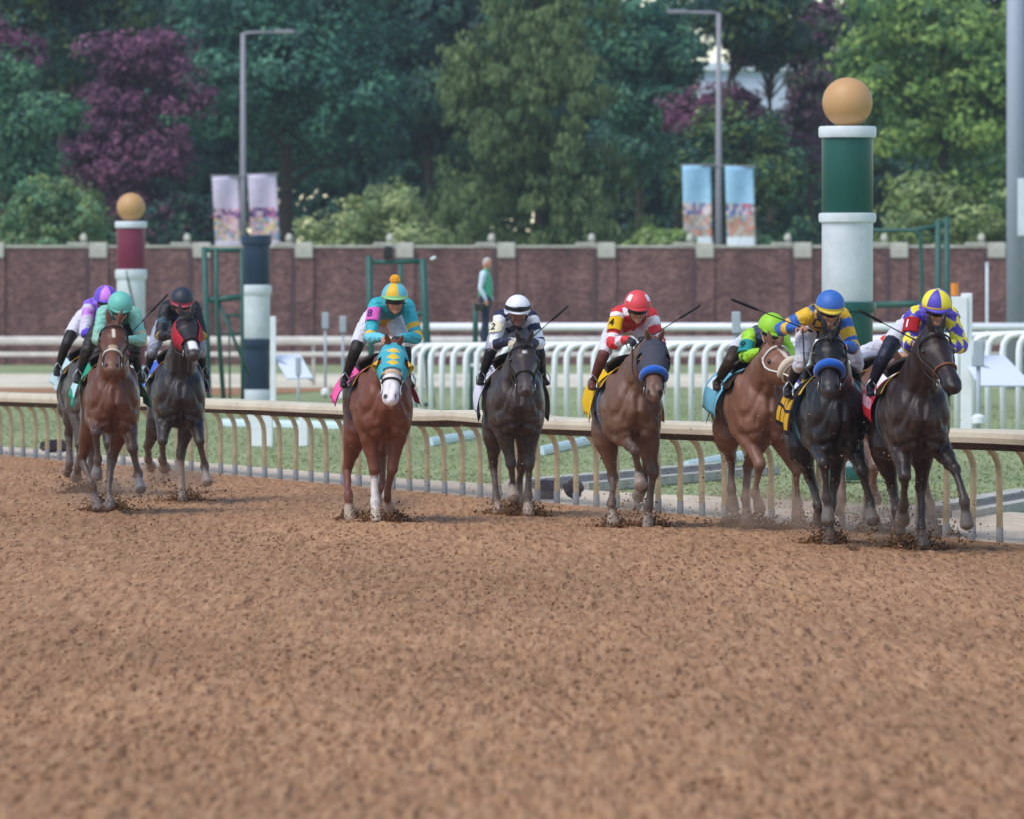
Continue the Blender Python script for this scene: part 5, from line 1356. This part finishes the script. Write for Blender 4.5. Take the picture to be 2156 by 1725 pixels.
RUN = [
 dict(u=1938, d=71.2, yaw=6.5, pollp=(1966, 690), nosep=(2008, 818), turn_head=True, scale=1.02, coat=C('291916'), points=C('110d0d'), label='very dark brown horse with a red number 1 saddle cloth, nearest the rail', ear_back=.8,
      LF=dict(k=(2011, 990), f=(2031, 1058), t=(2037, 1112), fs=1, ts=-1), RF=dict(k=(1905, 1006), f=(1903, 1064), t=(1900, 1098), fs=-1, ts=-1), LH=dict(k=(1941, 1026), f=(1941, 1112), t=(1942, 1160), thigh=45, g=1), RH=dict(k=(1880, 1030), f=(1888, 1076), t=(1894, 1119), fs=1, ts=-1), dust=.22, cloth=dict(fn=cloth1, drop=100, flare=.06, x0=-.66, x1=.10, slant=.02), trim=C('c79a3a'), noseband='leather2', marks=[], muzzle_col=C('241c1e'), girth=C('40484c'),
      J=dict(top=(1972, 606), boot_t=.27, boots=C('1b1f33'), label='jockey in purple and yellow with a quartered yellow cap, riding horse number 1', torso=PURP, sleeve=checks(GOLDY, PURP, 8), helmet=gores(GOLDY, PURP, 8, 6, rim=C('d8b33a')), visor=PURP, number=('1', C('a32028'), C('f0d8d8')), dx=.05, gloves=(None, None), whip=('R', (.1, -.86, .44), .72, 'black riding whip pointing left from the hand of the purple and yellow jockey'), wrR=(.60, -.13, 1.86), look=-20)),
 dict(u=1766, d=72.3, yaw=9, pollp=(1748, 698), nosep=(1747, 826), coat=C('151215'), points=C('0d0c0e'), label='near black horse with a blue shadow roll', ear_back=.8,
      LF=dict(k=(1815, 993), f=(1833, 1062), t=(1838, 1098), fs=-1, ts=1), RF=dict(k=(1735, 977), f=(1741, 1050), t=(1745, 1104), fs=-1, ts=-1), LH=dict(k=(1759, 1014), f=(1745, 1112), t=(1743, 1156), thigh=48, g=1), RH=dict(k=(1708, 1010), f=(1722, 1065), t=(1726, 1100), fs=1, ts=-1), dust=.25, roll=C('1f62c4'), cloth=dict(fn=cloth7, drop=112, flare=.10, x0=-.42, x1=.26, slant=.06, text=[('7', -.06, -44, .22, C('e5b83a'))]), trim=C('e0b23c'), marks=[], girth=C('4f8fae'), muzzle_col=C('3a3536'), splash=.1,
      J=dict(top=(1747, 609), label='jockey in a blue cap with yellow rim and striped sleeves, whip arm out', torso=C('d9b02c'), torso_fn=lambda P: np.where(((np.floor(P[:, 0]*11)+np.floor(P[:, 1]*11)) % 2)[:, None] > .5, YEL[None], NAVY[None]), sleeve=bands(BLUE, [(.0, .18, YEL), (.28, .42, YEL), (.52, .64, YEL)], right=[(.08, .24, YEL), (.34, .46, YEL), (.70, .80, YEL)]), helmet=plain(C('3a6ab8'), rim=C('d8bd3c')), visor=C('d8bd3c'),
             elbR=(.16, -.40, 1.96), wrR=(.40, -.30, 1.99), aimR=(.85, .25, -.05), palmR=(0, .3, -1), whip=('R', (.08, -.93, .36), .82, 'black riding whip pointing left from the outstretched hand of the blue capped jockey'), look=-22, reinR=True)),
 dict(u=1612, d=77.8, yaw=11, pollp=(1628, 726), nosep=(1694, 800), turn_head=True, coat=C('7c5441'), points=C('6d4a3c'), point_amt=.5, label='dusty chestnut horse with a light blue cloth and pale sheepskin noseband', head_roll=0, mane=CHM, ear_back=.4,
      LF=dict(k=(1681, 1006), f=(1681, 1060), t=(1681, 1092), fs=-1), RF=dict(k=(1599, 980), f=(1591, 1040), t=(1600, 1072), fs=-1, ts=-1), LH=dict(k=(1575, 985), f=(1570, 1050), t=(1574, 1095), thigh=40, g=1), RH=dict(k=(1540, 965), f=(1540, 1030), t=(1544, 1076), fs=1, ts=-1), dust=.5, splash=.5, roll=C('d8c8b0'), bridle='strap_white', cloth=dict(fn=cloth9, drop=104, flare=.10, x0=-.60, text=[('9', -.28, -50, .16, C('2c4a5c'))]), trim=C('58402f'), muzzle=.3, muzzle_col=C('8f7262'), marks=[(.10, .5, .025, C('d8c4b4'))], hoof=C('86705f'),
      J=dict(top=(1622, 657), boot_t=.25, label='jockey in lime green cap and sleeves, riding the dusty chestnut', torso=C('333a5c'), torso_fn=lambda P: np.where((P[:, 2] < 1.97)[:, None], C('7fb32c')[None], C('333a5c')[None]), sleeve=bands(LIME, [(.55, .60, C('4f7a20'))]), helmet=plain(C('98cf30')), visor=C('8cc22a'), number=('9', C('2c8a8c'), C('15302f')), num_t=.66, white_strap=True, gloves=(None, C('8fc030')), boots=C('3a2a20'), look=-24, turn=8, tilt=-6)),
 dict(u=1338, d=78.3, yaw=7, pollp=(1376, 712), nosep=(1378, 836), coat=C('6c4c3b'), points=C('3a302c'), point_amt=.75, label='bay horse in a grey hood with a blue shadow roll and yellow cloth', ear_back=.15,
      LF=dict(k=(1376, 1008), f=(1366, 1073), t=(1364, 1114), fs=-1, g=1), RF=dict(k=(1337, 951), f=(1346, 996), t=(1348, 1024), fs=-1, ts=1), LH=dict(k=(1362, 967), f=(1356, 1028), t=(1344, 1046), fs=-1, ts=-1), RH=dict(k=(1291, 1010), f=(1288, 1061), t=(1290, 1092), g=1), dust=.35, hood=hood4, hood_range=(.03, .50), roll=C('1f62c4'), cloth=dict(fn=solid(C('e0b21f')), drop=112, flare=.10, x0=-.52, x1=.05, slant=.02), trim=C('d8a528'), trim_wide=True, girth=C('4a6f96'), socks={'LF': (.86, C('b5a698')), 'RF': (.80, C('a89888'))}, hoof=C('9a8a7c'), muzzle=.55, muzzle_col=C('7a5f50'), forelock=False,
      J=dict(top=(1342, 610), boot_t=.42, label='jockey in a red cap and red sleeves with white hoops', torso=C('cf2f3a'), torso_fn=lambda P: np.where((np.floor(P[:, 2]*11+np.abs(P[:, 1])*5) % 3 > 1.5)[:, None], C('e4dce2')[None], C('cf2f3a')[None]), sleeve=bands(RED, [(.20, .29, WHT), (.42, .52, WHT), (.66, .76, WHT)], right=[(.14, .20, WHT), (.44, .54, WHT), (.74, .88, C('d8d8e4'))]), helmet=plain(C('de4a50'), spots=WHT), visor=C('c8383e'), number=('4', C('dcb01c'), C('2a2412')), gloves=(C('26262e'), C('26262e')), whip=('L', (.15, .80, .52), .74, 'black riding whip pointing right from the hand of the red capped jockey'), goggles='eyes', boots=C('6a3a34'), look=-16, wrL=(.60, .10, 1.86), wrR=(.60, -.09, 1.85))),
 dict(u=1092, d=82.4, yaw=5, pollp=(1103, 716), nosep=(1107, 826), coat=C('3b302e'), points=C('272022'), label='dark grey brown horse with a white cloth and a small white star', ear_back=.35,
      LF=dict(k=(1112, 1008), f=(1112, 1052), t=(1113, 1088), g=1), RF=dict(k=(1076, 982), f=(1080, 1022), t=(1081, 1051), fs=-1, ts=1), LH=dict(k=(1098, 985), f=(1092, 1035), t=(1094, 1060), fs=-1, ts=-1), RH=dict(k=(1039, 983), f=(1045, 1055), t=(1051, 1085), g=1), dust=.45, splash=.55, cloth=dict(fn=edge(C('dcd8e6'), C('3a3a4a'), .03), drop=118, flare=.11, x0=-.58, slant=.03, text=[('2', -.25, -48, .2, C('26262e'))]), trim=C('8a6a2c'), marks=[(.20, .26, .018, C('e8e4e0'))], hoof=C('b09a88'), socks={'RF': (.80, C('9a8a80'))}, muzzle_col=C('5a4d4a'), bridle='leather', noseband='leather',
      J=dict(top=(1090, 620), boot_t=.40, label='jockey in white and navy with a white cap and goggles pushed up', torso=C('d0d2e4'), torso_fn=lambda P: np.where((np.floor(P[:, 2]*13+np.abs(P[:, 1])*6) % 2 > .5)[:, None], NAVY[None], C('d4d8e8')[None]), sleeve=bands(WHT, [(.06, .14, NAVY), (.24, .35, NAVY), (.46, .55, NAVY), (.72, 1.1, C('2b2e4c'))], right=[(.04, .13, NAVY), (.62, 1.1, C('2b2e46'))]), helmet=plain(WHT), visor=WHT, goggles='up', skin=C('8a5a48'), number=('2', C('e6dcc0'), C('3a3830')), oval=True, num_t=.5, gloves=(C('c8b8a0'), C('c8b8a0')), pants=C('9a9cae'), boots=C('1c1a1e'), whip=('L', (.15, .70, .62), .70, 'black riding whip pointing right from the hand of the white capped jockey'), look=-14)),
 dict(u=814, d=80.2, yaw=9, pollp=(829, 722), nosep=(822, 845), coat=C('6f3d2a'), points=C('6a3a2a'), point_amt=.25, label='chestnut horse in a turquoise hood with yellow diamonds', ear_back=.2, mane=CHM, forelock=False,
      LF=dict(k=(822, 1002), f=(814, 1046), t=(819, 1070), fs=-1, ts=-1), RF=dict(k=(787, 998), f=(789, 1064), t=(791, 1100), fs=1, g=1), LH=('fold', 0), RH=dict(k=(731, 991), f=(733, 1045), t=(737, 1090), g=1), dust=.12, hood=hood8, blinkers=C('e0aa20'), cloth=dict(fn=edge(PINK, C('d04888'), .05), drop=92, flare=.15, x0=-.46, x1=.02, slant=-.02, text=[('8', -.24, -52, .18, C('5a2a5a'))]), trim=C('d89a20'), bridle='strap_white', noseband='leather', marks=[], head_bands=[(.42, 1.1, C('e2d8dc'))], muzzle=0.0, socks={'RF': (.56, C('e4dcd8'))}, hoof=C('b8a592'), splash=.1,
      J=dict(top=(831, 594), boot_t=.40, label='jockey in turquoise with a pompom on a quartered turquoise and yellow cap', torso=C('1f96a2'), torso_fn=lambda P: np.where((P[:, 2] < 1.93)[:, None], C('d8a02c')[None], C('1f939f')[None]), sleeve=bands(C('35aebd'), [(.36, .42, YEL), (.50, .57, YEL)], right=[(.42, .47, YEL), (.53, .58, YEL), (.58, 1.1, C('6cc6d8'))]), helmet=gores(TQL, YEL, 8, 6, rim=C('9fce8a')), visor=C('8fc88a'), pom=C('eaa21c'), number=('8', C('d966b8'), C('4a2468')), num_t=.34, gloves=(C('26242a'), None), boots=C('1f1a18'), look=-6,)),
 dict(u=240, d=84.2, yaw=7, pollp=(240, 676), nosep=(235, 780), coat=C('633a29'), points=C('2c2220'), point_amt=.8, label='bay horse with a small white star and green cloth at the far left', ear_back=.8,
      LF=dict(k=(279, 945), f=(291, 1000), t=(296, 1032), fs=-1, ts=1), RF=dict(k=(202, 914), f=(206, 968), t=(203, 1006), fs=-1, ts=-1), LH=dict(k=(236, 967), f=(228, 1034), t=(232, 1069), thigh=45, g=1), RH=dict(k=(172, 970), f=(192, 1018), t=(211, 1069), thigh=35, g=1), dust=.45, noseband='strap_white', cloth=dict(fn=clothG, drop=100, flare=.12, x0=-.62, slant=.02), trim=C('8a6a2c'), marks=[(.17, .34, .016, C('d8c8b8')), (.50, .64, .05, C('b0947c'))], hoof=C('6a6c70'), muzzle=.4, muzzle_col=C('8a6a58'), forelock=False,
      J=dict(top=(253, 612), label='jockey in mint green at the far left with a mint cap', torso=C('3f8a80'), sleeve=bands(C('86c4b4'), [(.40, .50, C('b8b494')), (.56, .62, C('b8b494'))], right=[(.42, .9, C('8fb8a4'))]), helmet=plain(MINT), visor=C('5aa89c'), gloves=(None, None), pants=C('2c2622'), boots=C('2a2420'), dx=.02, look=-26, whip=('L', (.05, .66, .70), .78, 'black riding whip pointing up right from the hand of the mint capped jockey'))),
 dict(u=380, d=88.2, yaw=7, pollp=(391, 662), nosep=(408, 750), coat=C('2a2425'), points=C('191617'), point_amt=.8, label='black horse wearing a red hood with a white nose patch', ear_back=.8,
      LF=dict(k=(421, 932), f=(431, 984), t=(436, 1017), fs=-1, ts=1), RF=dict(k=(342, 930), f=(342, 968), t=(346, 987), fs=-1, ts=-1), LH=dict(k=(380, 962), f=(382, 1032), t=(385, 1059), thigh=45, g=1), RH=dict(k=(312, 940), f=(312, 970), t=(318, 985), fs=-1, ts=-1), dust=.5, splash=.35, hood=hoodB, hood_range=(.03, .62), cloth=dict(fn=edge(C('4a66c8'), C('c8d0e8'), .08), drop=90, flare=.08), trim=C('c08a2a'), marks=[(.70, .90, .05, C('e8e4e2'))], socks={'LH': (.62, C('a8907c'))}, hoof=C('8d8078'), muzzle_col=C('4a4243'),
      J=dict(top=(383, 603), label='jockey in black and gold with a black cap with red rim', torso=C('201f22'), sleeve=bands(C('24242a'), [(.0, .06, C('8a7030')), (.60, .70, C('a8862c'))], right=[(.30, .36, C('3a5a68')), (.62, .66, C('a8862c'))]), helmet=plain(C('2c303c'), rim=C('a83a48')), visor=C('b04452'), gloves=(C('b8836a'), C('20201f')), pants=C('9aa0b4'), boots=C('1a1817'), look=-24)),
 dict(u=196, d=92.0, yaw=10, pollp=(215, 730), nosep=(215, 820), coat=C('4d4744'), points=C('2e2a2a'), label='dark grey horse almost hidden behind the bay at the far left',
      LF=('hang', 4), RF=('lift', 0), LH=('plant', 0), RH=('fold', 0), dust=.6, cloth=dict(fn=solid(C('b8d0d4')), drop=90), marks=[],
      J=dict(top=(222, 600), boot_t=.30, label='jockey in purple and lilac behind the mint capped jockey', torso=LIL, sleeve=bands(C('d0c8dc'), [(.0, .28, C('6c4ad0')), (.62, 1.1, C('5a44c8'))], right=[(0, .12, LIL), (.2, .3, C('c888e0')), (.66, 1.1, C('5a40c4'))]), helmet=gores(C('6a50c8'), C('d884e4'), 20, 6), visor=C('6a50c8'), look=-14)),
 dict(u=1868, d=75.9, yaw=12, pollp=(1900, 760), nosep=(1905, 860), coat=C('6a4636'), points=C('5a4034'), point_amt=.7, label='bay horse almost hidden behind the number 1 horse',
      LF=dict(k=(1971, 1034), f=(1968, 1095), t=(1966, 1135), g=1), RF=dict(k=(1842, 985), f=(1838, 1030), t=(1842, 1050), fs=-1, ts=-1), LH=('plant', 0), RH=('fold', 0), dust=.7, cloth=dict(fn=solid(C('3a3432')), drop=80), marks=[], 
      J=dict(top=(1945, 675), label='jockey in white and red almost hidden behind the number 1 jockey', torso=C('d8442e'), sleeve=bands(C('d4dcf0'), [(.0, .2, C('d8442e'))]), helmet=plain(C('d4dcf0')), visor=C('d8442e'), dx=-.08, look=-30)),
]
for H in RUN:
    make_horse(H); make_jockey(H, H['J'])

# ------------------------------------------------------------------ man on the platform
def standing_man():
    d = 160.0; base = Vector((ux(1022, d), d, vz(726, d))); e = empty('person', base, R(-12)); tag(e, 'grey haired man in a light blue shirt and green vest standing on the platform', 'person')
    S = Sculpt(); V3 = lambda *a: np.array(a, float)
    S.chain('torso', [(.0, 0, .86, .16, .12), (.0, 0, .98, .17, .135), (.015, 0, 1.12, .165, .135), (.0, 0, 1.28, .185, .13), (-.01, 0, 1.40, .17, .11), (.0, 0, 1.48, .07, .065)], (0, 1, 0), 4, 18)
    hc = V3(.035, 0, 1.63); f, l, u = V3(.985, 0, -.17), V3(0, 1, 0), V3(.17, 0, .985)
    S.chain('neck', [(.0, 0, 1.45, .06, .06), (.02, 0, 1.55, .052, .055)], (0, 1, 0), 3, 12); add_head(S, hc, f, l, u, .98)
    for sd in (1, -1):
        shd = V3(-.01, .185*sd, 1.41); elb = V3(-.05 if sd < 0 else -.02, .235*sd, 1.13); wr = V3(.06 if sd < 0 else .10, .215*sd, .90)
        S.chain('arm', [(*(shd+V3(0, -.05*sd, .01)), .065, .065), (*shd, .068, .068), (*(shd*.5+elb*.5), .056, .06), (*elb, .050, .052), (*(elb*.5+wr*.5), .045, .046), (*wr, .028, .03)], (1, 0, 0), 4, 14)
        add_hand(S, wr, V3(.15, -.02*sd, -.95), V3(0, -sd, 0), 1.0, 40)
        hip = V3(0, .09*sd, .88); kn = V3(.03 if sd < 0 else -.02, .095*sd, .48); an = V3(.01 if sd < 0 else -.08, .10*sd, .09); toe = an+V3(.17, .02*sd, -.045)
        S.chain('leg', [(*(hip+V3(0, 0, .05)), .10, .11), (*hip, .098, .11), (*(hip*.5+kn*.5), .082, .09), (*kn, .066, .07), (*(kn*.5+an*.5), .062, .068), (*(an+V3(0, 0, .03)), .055, .06)], (0, 1, 0), 4, 14)
        S.chain('shoe', [(*(an+V3(-.05, 0, -.045)), .036, .036), (*(an+V3(.03, 0, -.035)), .042, .042), (*toe, .040, .03), (*(toe+V3(.04, 0, -.005)), .03, .022)], (0, 1, 0), 3, 12)
    def colour(P, N, lab, t, names):
        I = lambda n: lab == names.index(n); col = np.repeat(C('cfe0f0')[None], len(P), 0)
        m = I('torso'); col[m] = C('4fb08a'); col[m & (P[:, 2] < .95)] = C('1d2c40'); col[I('leg')] = C('1d2c40'); col[I('shoe')] = C('18161a'); col[I('hand') | I('head') | I('neck')] = C('c88f78')
        q = (P-hc) @ np.array([f, l, u]).T; col = mixc(col, I('head')*sstep(q[:, 2]*.8-q[:, 0]*.9, .02, .05), C('b8b4b0'))
        col = mixc(col, I('head')*(np.abs(q[:, 2]-.012) < .010)*(np.abs(np.abs(q[:, 1])-.03) < .012)*(q[:, 0] > .05), C('2a2220')); return col
    S.build('body', .010, 2, M['silk'], colour, e)
    MB().box((-.16, -.29, .68), (.02, -.24, .84), .015).build('bag', M['black'], e)
standing_man()

# ------------------------------------------------------------------ dirt thrown up by the hooves
def kicked():
    P = []; S_ = []; Cc = []
    rg = np.random.default_rng(21)
    for H in RUN:
        root = H['root']; mw = root.matrix_basis
        for key, toe in H['hooves']:
            w = mw @ Vector((toe[0], toe[1], toe[2]+H['off'])); z = w.z
            near = z < .22
            n = 260 if near else 120
            ang = rg.uniform(0, 6.28, n); r = np.abs(rg.normal(0, .15 if near else .2, n)); h = np.abs(rg.normal(0, .085 if near else .14, n))
            x = w.x+np.cos(ang)*r*1.15; y = w.y+np.abs(np.sin(ang)*r)*1.2+.05; zz = h*np.exp(-r*2.0)+(.0 if near else max(0, z-.15)*rg.random(n))
            P.append(np.stack([x, y, zz], 1)); S_.append(.004+.016*rg.random(n)**3); t = rg.random((n, 1)); Cc.append(C('5a3c2a')*(1-t)+C('96704f')*t)
            if near:                              # the dense tuft of dirt bursting up at a planted hoof
                n = 420; a2 = rg.normal(0, .11, n); hh = np.abs(rg.normal(0, .075, n))*np.exp(-(a2/.16)**2)
                P.append(np.stack([w.x+a2+.04, w.y+rg.normal(.06, .08, n), hh], 1)); S_.append(.006+.013*rg.random(n)**2); t = rg.random((n, 1)); Cc.append(C('523825')*(1-t)+C('8a6446')*t)
        n = (1000 if H['u'] > 1580 else 450)                                   # specks flying behind and around the horse
        bx = mw @ Vector((-.2, 0, 0)); x = bx.x+rg.normal(0, .38, n); y = bx.y+rg.normal(.2, .8, n); zz = np.abs(rg.normal(0, .55, n))
        P.append(np.stack([x, y, zz], 1)); S_.append(.003+.009*rg.random(n)**3); t = rg.random((n, 1)); Cc.append(C('6a4833')*(1-t)+C('b08a6c')*t)
    o = lumps('kicked_up_dirt', np.concatenate(P), np.concatenate(S_), np.concatenate(Cc), M['clod'], .9); tag(o, 'brown dirt flying up around the galloping hooves', 'dirt', kind='stuff')
kicked()

# ------------------------------------------------------------------ thin haze in the air
hz = MB().box((-140, -12, -1.2), (140, 430, 24)).build('haze', None); hz['kind'] = 'stuff'
hm = bpy.data.materials.new('haze_air'); hm.use_nodes = True; hm.node_tree.nodes.clear()
ho = hm.node_tree.nodes.new('ShaderNodeOutputMaterial'); hv_ = hm.node_tree.nodes.new('ShaderNodeVolumePrincipled')
hv_.inputs['Color'].default_value = (.80, .90, 1.0, 1); hv_.inputs['Density'].default_value = 0.00018; hv_.inputs['Anisotropy'].default_value = 0.0
hm.node_tree.links.new(hv_.outputs[0], ho.inputs['Volume']); hz.data.materials.append(hm)
hz['label'] = 'thin bluish haze in the air over the track and trees'; hz['category'] = 'haze'

# ------------------------------------------------------------------ fine dust hanging behind the hooves
def dust_mat():
    m = bpy.data.materials.new('dust_puff'); m.use_nodes = True; N = m.node_tree.nodes; L = m.node_tree.links; N.clear()
    o = N.new('ShaderNodeOutputMaterial'); v = N.new('ShaderNodeVolumePrincipled'); v.inputs['Color'].default_value = (.72, .50, .36, 1)
    tc = N.new('ShaderNodeTexCoord'); ln = N.new('ShaderNodeVectorMath'); ln.operation = 'LENGTH'; L.new(tc.outputs['Object'], ln.inputs[0])
    f = N.new('ShaderNodeMapRange'); f.inputs[1].default_value = 1.0; f.inputs[2].default_value = .25; L.new(ln.outputs['Value'], f.inputs[0])
    n = N.new('ShaderNodeTexNoise'); n.inputs['Scale'].default_value = 2.2; n.inputs['Detail'].default_value = 4; L.new(tc.outputs['Object'], n.inputs['Vector'])
    r = N.new('ShaderNodeMapRange'); r.inputs[1].default_value = .42; r.inputs[2].default_value = .72; r.inputs[4].default_value = 2.6; L.new(n.outputs[0], r.inputs[0])
    mu = N.new('ShaderNodeMath'); mu.operation = 'MULTIPLY'; L.new(f.outputs[0], mu.inputs[0]); L.new(r.outputs[0], mu.inputs[1]); L.new(mu.outputs[0], v.inputs['Density']); L.new(v.outputs[0], o.inputs['Volume'])
    return m
DM = dust_mat()
for (u_, v_, d_, rx_, rz_, lab) in [(1590, 1085, 77.2, .75, .34, 'brown dust drifting under the dusty chestnut horse'), (1790, 1120, 74.5, .9, .30, 'brown dust drifting behind the near black horse'), (1930, 1125, 73.8, .8, .32, 'brown dust drifting behind the number 1 horse'), (330, 1010, 90.0, .8, .30, 'brown dust drifting behind the black horse'), (205, 1060, 86.5, .6, .22, 'brown dust drifting under the bay horse at the far left'), (785, 1085, 81.3, .6, .22, 'brown dust drifting under the chestnut horse in the turquoise hood'), (1080, 1075, 83.6, .6, .24, 'brown dust drifting under the dark horse with the white cloth'), (1315, 1095, 79.4, .6, .24, 'brown dust drifting under the bay horse in the grey hood')]:
    c = at(u_, v_, d_); b = MB().ball((0, 0, 0), 1.0, 20).build('dust_cloud', DM); b.scale = (rx_, rx_*1.2, rz_); b.location = (c.x, c.y, rz_*.72); tag(b, lab, 'dust', 'dust clouds at the hooves', 'stuff')
